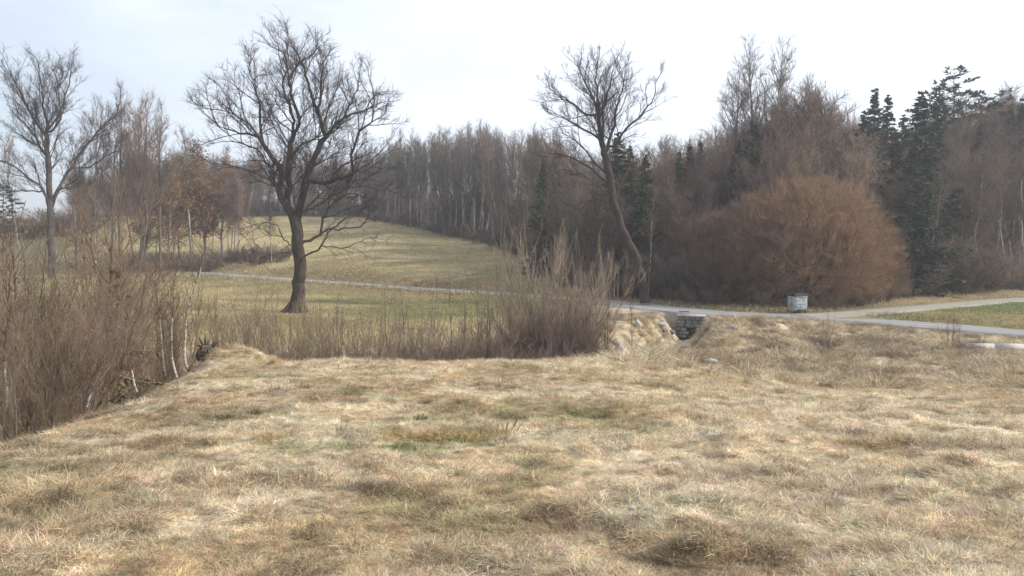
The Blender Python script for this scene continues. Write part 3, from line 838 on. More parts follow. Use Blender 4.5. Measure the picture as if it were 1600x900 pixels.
# ---- generic kinds: each built once at about its real size with its base at the origin
def gen_tree(seed, H, crown0, cw, trunks=1, rb=.18, n=650, step=.5, lean=.03, top_shape=.5, up=.3, leafy=0, twn=2, twl=.8, twr=.008, kill=.8, infl=3.2, low=0, kink=.05, dens=1.0):
    """crown0: height where the crown starts (fraction), cw: crown half width"""
    r = np.random.default_rng(seed)
    P, par = [np.zeros(3)], [-1]
    tips = []
    for t in range(trunks):
        j = 0; q = np.zeros(3)
        a = r.random() * 6.28 + t * 6.28 / trunks
        d = unit(np.array([math.cos(a) * (lean + .16 * (trunks > 1)), math.sin(a) * (lean + .16 * (trunks > 1)), 1.]))
        ht = H * (1 if t == 0 else .75 + .2 * r.random()) * .93
        m = int(ht / step)
        for k in range(m):
            d = unit(d + r.normal(0, kink, 3) * np.array([1, 1, .2]) + np.array([0, 0, .06]))
            q = q + d * step * (ht / (m * step)); P.append(q.copy()); par.append(j); j = len(P) - 1
        tips.append(q.copy())
    c0 = crown0 * H
    st = [k for k in range(1, len(P)) if P[k][2] > c0]
    def reach(b):
        f = (b[2] - c0) / (H - c0)
        return float(np.clip(math.sin(math.pi * np.clip(f * .82 + .18, 0, 1) ** top_shape) ** .7, .12, 1))
    per = n / 100.0
    ss = [k for k in st for _ in range(int(per) + (r.random() < per % 1))]
    P, par = ramify(P, par, ss, r, cw * .95, levels=3, ang=.85 - up * .5, up=up * .5, seg=step * 1.1, reach=reach, ratio=.45, wob=.13, dens=dens)
    # a few dead stubs low on the stem
    # a few dead stubs low on the stem
    R = radii(P, par, .010 if H > 8 else .004, rb, 2.05)
    par = np.asarray(par)
    P = list(P); par = list(par); R = list(R)
    for k in range(low):
        i = int(r.integers(1, max(2, int(crown0 * H / step)))); a = r.random() * 6.28
        d = unit(np.array([math.cos(a), math.sin(a), .25])); q = P[i]; j = i
        for s_ in range(3):
            q = q + unit(d + r.normal(0, .2, 3)) * step * .8; P.append(q); par.append(j); R.append(.016 - .003 * s_); j = len(P) - 1
    P = np.array(P); par = np.array(par); R = np.array(R)
    res = skin(P, par, flare(P, R, .5, .4), .05, r, tw=dict(rmax=.02, n=max(1, twn - 1), p=.9, len=twl, r=twr, up=.3, along=.9, sub=2, leaf=leafy, leafsize=.14))
    return (H,) + tuple(res)

KIND = {}
def reg(kind, H, T, C, bark, twig, LG=None, leafmat=None, names=('trunk', 'branches')):
    me = [(names[0], T.mesh(kind + '_' + names[0]), bark)] if T is not None and T.V else []
    me.append((names[1], C.mesh(kind + '_' + names[1]), twig))
    if LG is not None: me.append(('leaves', LG.mesh(kind + '_leaves', False), leafmat))
    for _, m_, mat in me: m_.materials.append(mat)
    KIND.setdefault(kind, []).append((H, me))
for s in range(4):
    reg('pole', *gen_tree(100 + s, 20, .38, 2.3, rb=.14, n=160, low=7, up=.55, top_shape=.75, twl=1.1, twr=.0125, twn=2, dens=.8), M['grey_bark'], M['grey_twig'])
for s in range(3):
    reg('round', *gen_tree(120 + s, 16, .14, 4.4, rb=.22, n=170, low=3, up=.45, top_shape=.7, twl=1.1, twr=.012, twn=2), M['grey_bark'], M['purple_twig'])
for s in range(2):
    reg('multi', *gen_tree(130 + s, 17, .22, 3.6, trunks=3, rb=.2, n=80, low=4, up=.5, top_shape=.75, twl=1.1, twr=.012, twn=2), M['grey_bark'], M['brown_twig'])
for s in range(3):
    reg('alder', *gen_tree(140 + s, 24, .30, 4.6, rb=.2, n=190, low=6, up=.45, top_shape=.6, twl=.9, twr=.0105, twn=2, kink=.02, dens=.9), M['grey_bark'], M['grey_twig'])
for s in range(2):
    reg('birch', *gen_tree(150 + s, 13, .35, 2.2, trunks=1 + s, rb=.085, n=140, low=2, up=.5, top_shape=.8, twl=.9, twr=.008, dens=.8), M['birch_bark'], M['birch_twig'])
for s in range(2):
    H_, T_, C_, L_ = gen_tree(160 + s, 12, .15, 3.0, rb=.16, n=150, low=0, up=.2, leafy=1.0, twn=4, twl=.8)
    reg('leafy', H_, T_, C_, M['grey_bark'], M['brown_twig'], L_, M['dry_leaf'])
for s in range(2):
    reg('young', *gen_tree(170 + s, 6, .2, 1.9, rb=.06, n=170, step=.28, low=0, up=.4, twn=2, twl=.45, twr=.0035), M['grey_bark'], M['brown_twig'])
for s in range(2):
    reg('sapling', *gen_tree(180 + s, 3.4, .25, .5, rb=.013, n=80, step=.22, low=0, up=.6, twn=1, twl=.25, twr=.0028, dens=.5), M['grey_bark'], M['grey_twig'])

def gen_conifer(seed, H, wd, bare=.05, dens=1.9, droop=.5, pine=False):
    r = np.random.default_rng(seed)
    T, C, Lf = Geo(), Geo(), Geo()
    m = 14; zz = np.linspace(0, H, m)
    Pt = np.stack([r.normal(0, .03, m).cumsum() * .5, r.normal(0, .03, m).cumsum() * .5, zz], 1)
    Rr = .19 * (H / 18) * (1 - zz / H * .93)
    T.prism(Pt[:-1], Pt[1:], unit(np.diff(Pt, axis=0)), unit(np.diff(Pt, axis=0)), Rr[:-1], Rr[1:], 7)
    z = bare * H; A_, B_, Wd_ = [], [], []
    ba, bb, br = [], [], []
    while z < H * .99:
        f = (z / H - bare) / (1 - bare)
        Lb = wd * ((1 - f) ** .85 * (.65 + .6 * r.random())) + .06
        if pine: Lb = wd * (math.sin(math.pi * min(1, f * .85 + .15)) ** .7) * (.5 + .7 * r.random()) + .3
        nb = int(r.integers(4, 7))
        for k in range(nb):
            a = r.random() * 6.28; l = Lb * (.7 + .5 * r.random())
            dr = droop * (1 - f) if not pine else -.25
            zj = min(H * .99, z + r.uniform(-.3, .3)); p0 = np.array([np.interp(zj, zz, Pt[:, 0]), np.interp(zj, zz, Pt[:, 1]), zj])
            dv = np.array([math.cos(a), math.sin(a), 0])
            ns = max(3, int(l / .38)); q = p0
            for s_ in range(ns):
                t = s_ / ns
                step = l / ns
                nq = q + dv * step * .95 + np.array([0, 0, (-dr + .55 * t * dr * 1.6 + .05) * step])
                ba.append(q); bb.append(nq); br.append(.028 * (1 - t) + .006)
                if not pine or t > .45:
                    nn = int((5 if not pine else 9) * dens)
                    for _ in range(nn):
                        o = q + (nq - q) * r.random()
                        sd = unit(dv * r.uniform(.1, .9) + np.cross(dv, [0, 0, 1]) * r.uniform(-1, 1) + np.array([0, 0, r.uniform(-.95, .15) if not pine else r.uniform(-.3, .9)]))
                        ln = (.34 + .36 * r.random()) * (min(1, .25 + Lb * .5) if not pine else .8) * (1 if H > 8 else .6)
                        A_.append(o); B_.append(o + sd * ln); Wd_.append((.06 + .06 * r.random()) * min(1, .08 + H / 14))
                q = nq
        z += (.34 if not pine else .5) * (.7 + .6 * r.random())
    ba, bb, br = np.array(ba), np.array(bb), np.array(br)
    d = unit(bb - ba); C.prism(ba, bb, d, d, br, br * .8, 3)
    A_, B_ = np.array(A_), np.array(B_)
    Lf.blades(A_, B_, np.array(Wd_), unit(r.normal(0, 1, A_.shape) + np.array([0, 0, 1.2])))
    return H, T, C, Lf
for s in range(3):
    H_, T_, C_, L_ = gen_conifer(200 + s, 18, 3.0 + .5 * s, .04)
    KIND.setdefault('spruce', []).append((H_, [('trunk', T_.mesh('spruce_trunk'), 0), ('branches', C_.mesh('spruce_branches'), 0), ('needles', L_.mesh('spruce_needles', False), 0)]))
    for m_, mt in zip(KIND['spruce'][-1][1], (M['pine_bark'], M['pine_bark'], M['spruce'])): m_[1].materials.append(mt)
for s in range(2):
    H_, T_, C_, L_ = gen_conifer(210 + s, 19, 2.6, .5, 1.2, pine=True)
    KIND.setdefault('pine', []).append((H_, [('trunk', T_.mesh('pine_trunk'), 0), ('branches', C_.mesh('pine_branches'), 0), ('needles', L_.mesh('pine_needles', False), 0)]))
    for m_, mt in zip(KIND['pine'][-1][1], (M['pine_bark'], M['pine_bark'], M['pine'])): m_[1].materials.append(mt)
H_, T_, C_, L_ = gen_conifer(220, 4.2, 1.1, .05, .9)
KIND['young_spruce'] = [(H_, [('trunk', T_.mesh('young_spruce_trunk'), 0), ('branches', C_.mesh('young_spruce_branches'), 0), ('needles', L_.mesh('young_spruce_needles', False), 0)])]
for m_, mt in zip(KIND['young_spruce'][0][1], (M['pine_bark'], M['brown_twig'], M['young_spruce'])): m_[1].materials.append(mt)

def gen_shrub(seed, H, spread, stems, r0=.014, lean=.35, shoots=4, leaf=0, twl=.4, twr=.003, n=2, up=.35, leafsize=.03, base=.25, tip=.0035):
    """many stems rising from one stool, each with ascending side shoots"""
    r = np.random.default_rng(seed)
    P, par, R = [], [], []
    def chain(q, d, ln, k, ra, j, bend):
        for s_ in range(k):
            d = unit(d + r.normal(0, .09, 3) + np.array([0, 0, bend]))
            q = q + d * ln / k; P.append(q); par.append(j); R.append(ra * (1 - s_ / k) + tip); j = len(P) - 1
            yield j, q, d
    for s in range(stems):
        a = r.random() * 6.28; b = math.sqrt(r.random())
        q = np.array([math.cos(a) * b * base, math.sin(a) * b * base, -.1])
        P.append(q); par.append(-1); R.append(r0 + tip); j = len(P) - 1
        l = lean * (.25 + b) * (.6 + .6 * r.random())
        d = unit(np.array([math.cos(a) * l, math.sin(a) * l, 1.]))
        h = H * (.55 + .45 * r.random()) * (1 - .25 * b * lean)
        for jj, qq, dd in list(chain(q, d, h, 8, r0 * (.6 + .6 * r.random()), j, .02)):
            if qq[2] < H * .12: continue
            for _ in range(r.integers(0, shoots + 1)):
                a2 = r.random() * 6.28
                d2 = unit(dd + np.array([math.cos(a2), math.sin(a2), .15]) * spread)
                list(chain(qq, d2, h * .30 * (.4 + .8 * r.random()), 3, r0 * .35, jj, .12))
    P, par, R = np.array(P), np.array(par), np.array(R)
    res = skin(P, par, R, .05, r, tw=dict(rmax=r0 * .5 + tip, n=n, p=.8, len=twl, r=twr, up=up, along=1.0, sub=2, leaf=leaf, leafsize=leafsize))
    return H, res
def reg_shrub(kind, twig, leafmat=None, **k):
    H, res = gen_shrub(**k)
    me = [('stems', res[1].mesh(kind + '_stems'), twig)]
    if res[0].V: me.append(('thick_stems', res[0].mesh(kind + '_thick_stems'), twig))
    if len(res) > 2: me.append(('leaves', res[2].mesh(kind + '_leaves', False), leafmat))
    for _, m_, mt in me: m_.materials.append(mt)
    KIND.setdefault(kind, []).append((H, me))
for s in range(3):
    reg_shrub('brush', M['purple_twig'], seed=300 + s, H=3.2, spread=.7, stems=22, r0=.022, lean=.55, shoots=4, twl=.5, twr=.006, base=.7, tip=.006)
for s in range(2):
    reg_shrub('tan_brush', M['tan_twig'], seed=310 + s, H=3.6, spread=.65, stems=70, r0=.0085, lean=.44, shoots=5, twl=.4, twr=.0042, n=2, base=.5, tip=.004)
for s in range(2):
    reg_shrub('thicket', M['brown_twig'], M['dry_leaf'], seed=320 + s, H=4.0, spread=.45, stems=6, r0=.010, lean=.17, shoots=4, leaf=.4, leafsize=.022, twl=.45, twr=.0028, n=2, base=.6)
reg_shrub('thicket', M['tan_twig'], M['dry_leaf'], seed=323, H=4.0, spread=.5, stems=5, r0=.009, lean=.2, shoots=4, leaf=.4, leafsize=.022, twl=.45, twr=.0028, n=2, base=.6)
for s in range(2):
    reg_shrub('wisp', M['pale_twig'], seed=330 + s, H=2.2, spread=.35, stems=7, r0=.0042, lean=.22, shoots=3, twl=.3, twr=.002, base=.35, tip=.0028)
for s in range(2):
    reg_shrub('low_brush', M['dusk_twig'], seed=340 + s, H=1.1, spread=.6, stems=34, r0=.0045, lean=.8, shoots=3, twl=.3, twr=.0026, base=.6, tip=.0024)

def place(kind, label, cat, px, Y, top=None, H=None, rz=None, group=None, wide=1.0, var=None, name=None, mats=None, sink=.1, tilt=0.0):
    """one plant of a kind; its height from the photo row of its top (or given), on the ground at that place"""
    x = (px - 800) / F * Y; z = gz(x, Y) - sink
    v = KIND[kind][(var if var is not None else random.randrange(99)) % len(KIND[kind])]
    if H is None: H = at(0, top, Y).z - z
    s = H / v[0]
    root = thing(name or kind, label, cat, (x, Y, z), random.random() * 6.28 if rz is None else rz, group, (s * wide, s * wide, s))
    if tilt: root.rotation_euler = (R_(random.uniform(-tilt, tilt)), R_(random.uniform(-tilt, tilt)), root.rotation_euler[2])
    for nm, me, mat in v[1]:
        o = bpy.data.objects.new(nm, me); COL.objects.link(o); o.parent = root
        if nm in STUFF_PARTS or (nm == 'branches' and kind in ('spruce', 'pine', 'young_spruce')): o['kind'] = 'stuff'
        if mats and nm in mats:
            o.material_slots[0].link = 'OBJECT'; o.material_slots[0].material = mats[nm]
    return root

U = random.uniform
def band(px, cuts, labels):
    return labels[int(np.searchsorted(cuts, px))]
# ---- tall alders right of the middle
place('alder', 'tallest bare alder, left one of the two rising above the wood', 'tree', 1176, 84, top=42, var=0, wide=.95, name='alder_tree', rz=.5)
place('alder', 'tall bare alder, right one of the two rising above the wood', 'tree', 1212, 82, top=46, var=1, wide=.95, name='alder_tree', rz=2)
place('alder', 'slightly shorter bare alder leaning left beside the tallest alder', 'tree', 1150, 85, top=92, var=2, wide=1.0, name='alder_tree', rz=4)
place('alder', 'bare alder with dense top right of the two tallest alders', 'tree', 1262, 84, top=108, var=0, wide=.9, name='alder_tree', rz=3)
place('birch', 'white birch with pale trunk rising out of the rust coloured willow', 'birch', 1231, 68, top=165, var=1, wide=.9, name='birch_tree', rz=1)
# ---- conifers
for px, Y, top, lab, wide in ((1440, 82, 140, 'tallest dark spruce standing in front of the wood on the right', 1.15), (1366, 92, 136, 'left one of the pair of spruce tops beside the rounded grey tree', 1.0),
                        (1388, 94, 146, 'right one of the pair of spruce tops beside the rounded grey tree', 1.0), (1412, 92, 178, 'shorter spruce between the paired spruces and the tallest dark spruce', 1.3),
                        (1178, 76, 186, 'dark spruce at the foot of the tallest alder', 1.25), (1206, 74, 198, 'dark spruce between the alder and the white birch', 1.25),
                        (1008, 72, 238, 'dark spruce right behind the leaning oak', .95), (985, 78, 226, 'spruce top showing behind the leaning oak crown', 1.1),
                        (1062, 82, 232, 'narrow dark spruce left of the brown brush', .8), (1095, 90, 218, 'dim spruce deep in the wood left of the alders', .8),
                        (1330, 90, 215, 'spruce hidden behind the rounded grey tree', .9), (848, 90, 250, 'small dark spruce at the right end of the hill meadow', .9),
                        (1505, 100, 170, 'dark spruce below the pine tops on the right', 1.0), (1580, 98, 165, 'dark spruce close to the right edge of the wood', .9),
                        (965, 84, 205, 'spruce in the gap left of the leaning oak stem', 1.2),
  (1352, 86, 172, 'broad dark spruce just left of the pair of spruce tops', 1.3), (1462, 92, 158, 'dark spruce right behind the tallest dark spruce', 1.0), (1425, 76, 225, 'low broad spruce at the left foot of the tallest dark spruce', 1.4),
  (1398, 80, 205, 'broad spruce below the paired spruce tops', 1.4), (1600, 96, 150, 'dark spruce at the right edge of the picture', 1.2), (1530, 92, 200, 'dark spruce left of the slanting white birch', 1.2)):
    place('spruce', lab, 'spruce', px, Y, top=top, wide=wide, name='spruce_tree')
for px, Y, top, lab in ((1492, 100, 104, 'tall pine whose top is highest on the right skyline'), (1474, 102, 128, 'pine just left of the highest pine on the right skyline'),
                        (1566, 104, 142, 'small pine top near the right edge of the wood'), (248, 165, 242, 'left pine on the hilltop behind the slim bare trees'),
                        (275, 168, 246, 'right pine on the hilltop behind the slim bare trees'), (635, 160, 238, 'bushy pine at the left end of the pole trees on the hill'),
                        (4, 120, 288, 'pine with dark low branches at the far left edge')):
    place('pine', lab, 'pine', px, Y, top=top, wide=1.15, name='pine_tree')

# ---- pole trees along the hill meadow edge and behind
G1 = 'pole trees of the wood along the hill meadow'
def skyline(px):
    return np.interp(px, [-100, 0, 130, 200, 300, 420, 600, 640, 680, 735, 780, 850, 900, 960, 1060, 1100, 1160, 1260, 1300, 1345, 1400, 1465, 1530, 1600, 1900],
                     [240, 240, 235, 225, 230, 235, 212, 196, 194, 178, 196, 180, 212, 222, 205, 188, 186, 126, 138, 178, 205, 165, 138, 132, 130])
k = 0
for row, (dy, step, dtop) in enumerate(((1.5, 9.5, 14), (6, 9, 8), (12, 10, 4), (20, 13, 0))):
    px = 592
    while px < 905:
        yb = np.interp(px, FOREST_PX, FOREST_Y) + dy + U(-1.2, 1.2)
        kd = 'pole' if random.random() < .8 else 'alder'
        place(kd, band(px, [680, 770, 850], ['slim grey bare tree left in the pole wood on the hill', 'slim grey bare tree midway in the pole wood on the hill', 'slim grey bare tree above the lower tip of the hill meadow', 'slim grey bare tree behind the forked dark tree']) + ['', ', front rank', ', third rank', ', rearmost'][row], 'tree', px + U(-3, 3), yb, top=skyline(px) + dtop + U(-6, 26), group=G1, wide=U(.85, 1.2), name='bare_tree', tilt=1.5)
        px += step * U(.7, 1.3) * (1 if px < 800 else 1.25)
# ---- the wood behind the lane, centre and right
G2 = 'bare trees of the wood on the right'
for row, (dy, step, dtop) in enumerate(((6, 30, 60), (13, 26, 30), (22, 22, 12), (33, 22, 0), (46, 24, -4))):
    px = 870 + row * 5
    while px < 1680:
        yb = np.interp(px, FOREST_PX, FOREST_Y) + dy + U(-2.5, 2.5)
        kd = random.choice(['round', 'multi', 'pole', 'alder', 'round', 'birch'] if row < 3 else ['round', 'pole', 'round', 'multi', 'pole'])
        if row < 3 and random.random() < .05: kd = 'spruce'
        nm = {'spruce': 'spruce_tree', 'birch': 'birch_tree'}.get(kd, 'bare_tree')
        lb = {'spruce': 'dark spruce among the bare trees behind the lane', 'birch': 'pale stemmed birch among the bare trees behind the lane'}.get(kd, band(px, [985, 1110, 1250, 1380, 1480], ['bare grey brown tree in the wood around the leaning oak', 'bare grey brown tree in the wood between the leaning oak and the alders', 'bare grey brown tree in the wood below the tall alders', 'bare grey brown tree above the rust coloured willow', 'bare grey brown tree beside the tallest dark spruce', 'bare grey brown tree in the wood beyond the gravel track']) + [', front', ', second rank', ', midway', ', rear', ', rearmost'][row])
        place(kd, lb, {'spruce': 'spruce', 'birch': 'birch'}.get(kd, 'tree'), px, yb, top=skyline(px) + dtop + U(-8, 34), group=G2 if kd not in ('spruce', 'birch') else kd + ' trees scattered in the right wood', wide=U(.9, 1.25), name=nm, tilt=1.5)
        px += step * U(.7, 1.3)
place('round', 'rounded dense grey tree top on the skyline left of the spruces', 'tree', 1305, 78, top=130, var=1, wide=1.15, name='bare_tree')
place('round', 'second rounded grey tree just right of the shorter alder', 'tree', 1282, 82, top=138, var=2, wide=.9, name='bare_tree')
place('round', 'reddish brown bare tree right of the highest pine', 'tree', 1532, 96, top=135, var=0, wide=1.1, name='bare_tree', mats={'branches': M['brown_twig']})
# ---- distinct trees by the lane
place('multi', 'dark forked tree with two crooked stems left of the leaning oak', 'tree', 926, 70, top=262, var=0, wide=.8, name='bare_tree', rz=1.1, mats={'trunk': M['oak_bark'], 'branches': M['oak_twig']})
place('birch', 'left stem of the two white birches at the lower corner of the hill meadow', 'birch', 782, 112, top=300, var=0, wide=.6, name='birch_tree', rz=.3)
place('birch', 'right stem of the two white birches at the lower corner of the hill meadow', 'birch', 787, 112.8, top=288, var=0, wide=.6, name='birch_tree', rz=2.2)
place('birch', 'forked white birch right of the pair of white birches', 'birch', 824, 104, top=300, var=1, wide=.6, name='birch_tree', rz=1.2)
place('birch', 'white birch with slanting stem under the dark trees on the right', 'birch', 1552, 86, top=225, var=0, wide=.8, name='birch_tree', rz=.8)
place('birch', 'white birch with forked stem near the right edge of the wood', 'birch', 1584, 85, top=200, var=1, wide=.9, name='birch_tree', rz=2.8)
place('birch', 'thin pale birch in front of the dark spruce behind the leaning oak', 'birch', 1014, 68, top=285, var=0, wide=.6, name='birch_tree')
place('young', 'small dark stemmed tree in the brush behind the gravel track', 'tree', 1497, 81, top=340, var=0, name='young_tree')

# ---- hilltop trees on the left and the slim trees in front of them
for i, (px, Y, top, kd, w_) in enumerate(((150, 108, 138, 'alder', .7), (188, 104, 132, 'alder', .75), (216, 103, 138, 'multi', .8), (250, 106, 152, 'alder', .8), (300, 118, 178, 'pole', .9),
                                   (226, 118, 160, 'pole', .9), (172, 116, 160, 'pole', .9), (120, 118, 190, 'pole', .9), (335, 150, 215, 'pole', 1.0), (30, 125, 200, 'pole', .9))):
    place(kd, ['tall slim bare tree just right of the large spreading tree', 'tall dark stemmed bare tree left of the many stemmed one', 'many stemmed bare tree with ascending limbs on the left', 'tall bare tree right of the many stemmed one',
          'thin bare tree halfway between the slim trees and the big oak', 'slim bare tree behind the many stemmed one', 'slim bare tree behind the tall dark stemmed one', 'thin bare tree behind the large spreading tree',
          'thin bare tree on the hilltop left of the big oak', 'thin bare tree behind the left limbs of the large spreading tree'][i], 'tree', px, Y, top=top, wide=w_, name='bare_tree', tilt=1)
for i, (px, Y, top, kd) in enumerate(((322, 122, 218, 'leafy'), (348, 124, 245, 'leafy'), (262, 118, 258, 'leafy'), (224, 120, 268, 'leafy'), (300, 128, 250, 'leafy'))):
    place(kd, ['tree holding rusty brown leaves left of the big oak', 'lower tree holding brown leaves close to the left limbs of the big oak', 'tree with some brown leaves below the hilltop pines', 'brown leaved tree behind the many stemmed tree', 'brown leaved tree beside the tree with rusty leaves'][i], 'tree', px, Y, top=top, wide=.9, name='leafy_tree')
for i, px in enumerate((240, 272, 332, 356, 366, 372, 401, 425, 362, 280, 210, 225)):
    Y = (118, 119, 120, 121, 120, 121, 117, 114, 123, 122, 120, 116)[i]
    place('alder' if i % 2 else 'pole', 'thin dark bare tree in the row on the bank above the lane', 'tree', px, Y, top=U(235, 300), wide=.7, name='bare_tree', group='thin trees on the bank left of the oak', tilt=2)
G3 = 'bare trees of the far hilltop behind the big oak'
for px in np.arange(190, 600, 13):
    place('brush', 'tall dark brush on the far hilltop behind the big oak', 'bush', px, U(177, 184), H=U(5, 9) * (1 if px < 360 else .75), wide=1.1, name='bush', group='brush on the far hilltop')
for row, dy in enumerate((4, 10, 17)):
    px = 195
    while px < 600:
        place(random.choice(['round', 'round', 'multi', 'pole']), 'bare tree in the dim line of woods on the far hilltop', 'tree', px, 176 + dy + U(-3, 3), top=skyline(px) + 10 + U(-4, 30), group=G3, wide=U(1, 1.5), name='bare_tree')
        px += U(14, 22)
for i, px in enumerate((118, 135, 150, 166, 182)):
    place('round', 'bushy bare tree low on the hill right of the large spreading tree', 'tree', px, 135 + 4 * i % 9, top=U(240, 275), wide=1.2, name='bare_tree', group='bushy trees on the hill at the left')
for px in (-6, 35, 60, 95, 112):
    place('brush', 'dark low bush on the far left skyline', 'bush', px, 150, H=U(4, 6), wide=2.2, name='bush', group='dark bushes on the left skyline')

# ---- undergrowth
G4 = 'brown bushes along the foot of the wood'
for px in np.arange(590, 905, 12):
    place('brush', 'brown underbrush inside the pole wood on the hill', 'bush', px, np.interp(px, FOREST_PX, FOREST_Y) + U(8, 22), H=U(6, 10), wide=.9, name='bush', group='underbrush of the pole wood')
for px in np.arange(590, 905, 13):
    Y = np.interp(px, FOREST_PX, FOREST_Y) + U(-.5, 3)
    place('brush', 'brown bush at the foot of the wood', 'bush', px, Y, H=U(1.5, 3.2), wide=U(1.3, 2), name='bush', group=G4)
for row in range(4):
    for px in np.arange(880, 1680, 30):
        Y = np.interp(px, FOREST_PX, FOREST_Y) + U(0, 4) + row * 4.5
        if row < 2 and 1130 < px < 1395: continue
        place('brush', band(px, [1000, 1130, 1250, 1380, 1490], ['brown bush at the foot of the wood left of the leaning oak', 'brown bush in the wood behind the culvert', 'brown bush in the wood left of the rust coloured willow', 'brown bush behind the rust coloured willow', 'brown bush below the tallest dark spruce', 'brown bush beyond the gravel track at the right']) + ['', ', second row', ', third row', ', deepest row'][row], 'bush', px + U(-8, 8), Y, H=U(2.6, 5.0) + row * 1.0, wide=U(1.15, 1.6), name='bush', group=G4,
              mats={'stems': M[random.choice(['purple_twig', 'brown_twig', 'grey_twig'])]})
for px in np.arange(905, 1420, 17):
    Y = np.interp(px, [900, 1080, 1200, 1310, 1420], [74, 63, 60.2, 60.5, 70]) + U(-.3, 1.5)
    if abs(px - 1009) < 14: continue
    place(random.choice(['brush', 'wisp', 'brush']), 'low brown bush close behind the lane', 'bush', px + U(-4, 4), Y, H=U(.9, 2.3) * (1 if abs(px - 1246) > 30 else .7), wide=U(1.0, 1.6), name='bush', group='low bushes close behind the lane', mats={'stems': M[random.choice(['dusk_twig', 'brown_twig', 'grey_twig'])]})
for px in np.arange(205, 440, 11):
    place('brush', 'purple brown bush on the bank above the lane', 'bush', px, U(114, 121), H=U(1.5, 3.2), wide=1.7, name='bush', group='bushes on the bank above the lane left of the oak')
# rust coloured willow behind the container
def willow():
    r = np.random.default_rng(31)
    Y = 65.0; px = 1254; x = (px - 800) / F * Y
    H, W = 9.9, 6.3
    P, par = [np.zeros(3)], [-1]
    for t in range(16):
        a = t * 2.4; l = .12 + .8 * r.random(); j = 0; q = np.zeros(3)
        d = unit(np.array([math.cos(a) * l, math.sin(a) * l, 1]))
        for k in range(6):
            d = unit(d + r.normal(0, .07, 3)); q = q + d * .63; P.append(q); par.append(j); j = len(P) - 1
    zc = 4.4
    def q_in(q, k=1.0):
        q = np.atleast_2d(q)
        rr = (np.abs(q[:, 0]) / W) ** 2.3 + (np.abs(q[:, 1]) / W) ** 2.3 + (np.maximum(q[:, 2] - zc, 0) / (H - zc)) ** 2.1 + (np.minimum(q[:, 2] - zc, 0) / 7.5) ** 2
        return rr < k * lobes(q - np.array([0, 0, zc]), 21, .5, .22)
    A = crown_points(2600, lambda q: q_in(q) & ~q_in(q, .25) & (q[:, 2] > .7), (-W * 1.2, -W * 1.2, .5), (W * 1.2, W * 1.2, H * 1.15), r)
    P, par = colonize(P, par, A, .42, 5.0, .62, iters=60, up=.12, wob=.16, r=r)
    def reach(b):
        return 1.0 if q_in(b, .86)[0] else .35
    P, par = ramify(P, par, [k for k in range(60, len(P)) if r.random() < .75], r, 1.15, levels=2, ang=.7, up=.1, center=np.array([0, 0, .5]), out=.5, seg=.42, reach=reach, ratio=.5, wob=.12)
    R = radii(P, par, .008, .26, 2.1); R = np.minimum(R, .12)
    T, C = skin(P, par, R, .05, r, tw=dict(rmax=.02, n=2, p=1, len=.7, r=.0072, up=.3, along=.9, sub=3))
    root = thing('willow_bush', 'rounded rust coloured willow bush behind the waste container', 'bush', (x, Y, gz(x, Y) - .1))
    link('stems', T.mesh('willow_stems'), M['willow_bark'], root); tw_ = C.mesh('willow_twigs'); link('twigs', tw_, M['rust_twig'], root)
    for i, (px2, Y2, s, hz, lb) in enumerate(((1165, 66, .78, .80, 'smaller rusty brown willow left of the large one'), (1105, 71, .7, .72, 'brown willow bush between the leaning oak and the large willow'),
                                   (1338, 70, .6, .75, 'rusty brown willow bush behind the right shoulder of the large one'))):
        x2 = (px2 - 800) / F * Y2
        rt = thing('willow_bush', lb, 'bush', (x2, Y2, gz(x2, Y2) - .1), 1.3 * i + .7, None, (s, s, hz))
        for c in list(root.children):
            o = c.copy(); COL.objects.link(o); o.parent = rt
            if 'twigs' in o.name and i < 2: o.material_slots[0].link = 'OBJECT'; o.material_slots[0].material = M['russet_twig']
willow()

# ---- bush in the middle of the gully, and the line of thin growth
place('tan_brush', 'large tan tipped bush rising from the stream gully in the middle', 'bush', 862, 34, top=374, var=0, wide=.66, name='bush')
place('tan_brush', 'purple brown bush in front of the large tan tipped one', 'bush', 860, 31.5, top=450, var=1, wide=.58, name='bush', mats={'stems': M['dusk_twig']})
place('tan_brush', 'lower brown bush at the left foot of the large tan tipped one', 'bush', 808, 31.5, top=512, var=0, wide=.6, name='bush', mats={'stems': M['dusk_twig']})
place('tan_brush', 'brown bush right beside the stony stream bank', 'bush', 902, 31.5, top=512, var=1, wide=.55, name='bush', mats={'stems': M['dusk_twig']})
G5 = 'thin saplings along the stream in front of the oak'
for px in list(np.arange(335, 800, 6.5)):
    Y = U(27.5, 34)
    if px > 560 and random.random() < .3: continue
    place(random.choice(['sapling', 'wisp', 'wisp', 'wisp']), band(px, [430, 540, 680], ['thin leafless sapling along the stream left of the oak trunk', 'thin leafless sapling along the stream in front of the oak trunk', 'thin leafless sapling along the stream right of the oak', 'thin leafless sapling just left of the large tan tipped bush']), 'sapling', px + U(-4, 4), Y, top=U(462, 525) - 14 * (px > 620), group=G5, name='sapling', wide=U(.8, 1.2), tilt=3)
for px, top in ((545, 455), (620, 438), (700, 415), (715, 430), (745, 432), (985, 430), (950, 430), (600, 450), (760, 440)):
    place('sapling', {700: 'tallest thin sapling left of the tan tipped bush', 985: 'lone dark sapling at the right side of the stream gully'}.get(px, 'taller thin sapling standing out of the line along the stream'), 'sapling', px, U(29, 32), top=top, group=None if px in (700, 985) else 'taller saplings along the stream', name='sapling', wide=.8)
G6 = 'low brown bushes in the stream gully'
for px in list(np.arange(380, 935, 15)):
    place('low_brush', 'low purple brown bush filling the stream gully', 'bush', px + U(-6, 6), U(29, 34), top=U(538, 555) - 26 * (px > 680), group=G6, name='bush', wide=U(.8, 1.2))
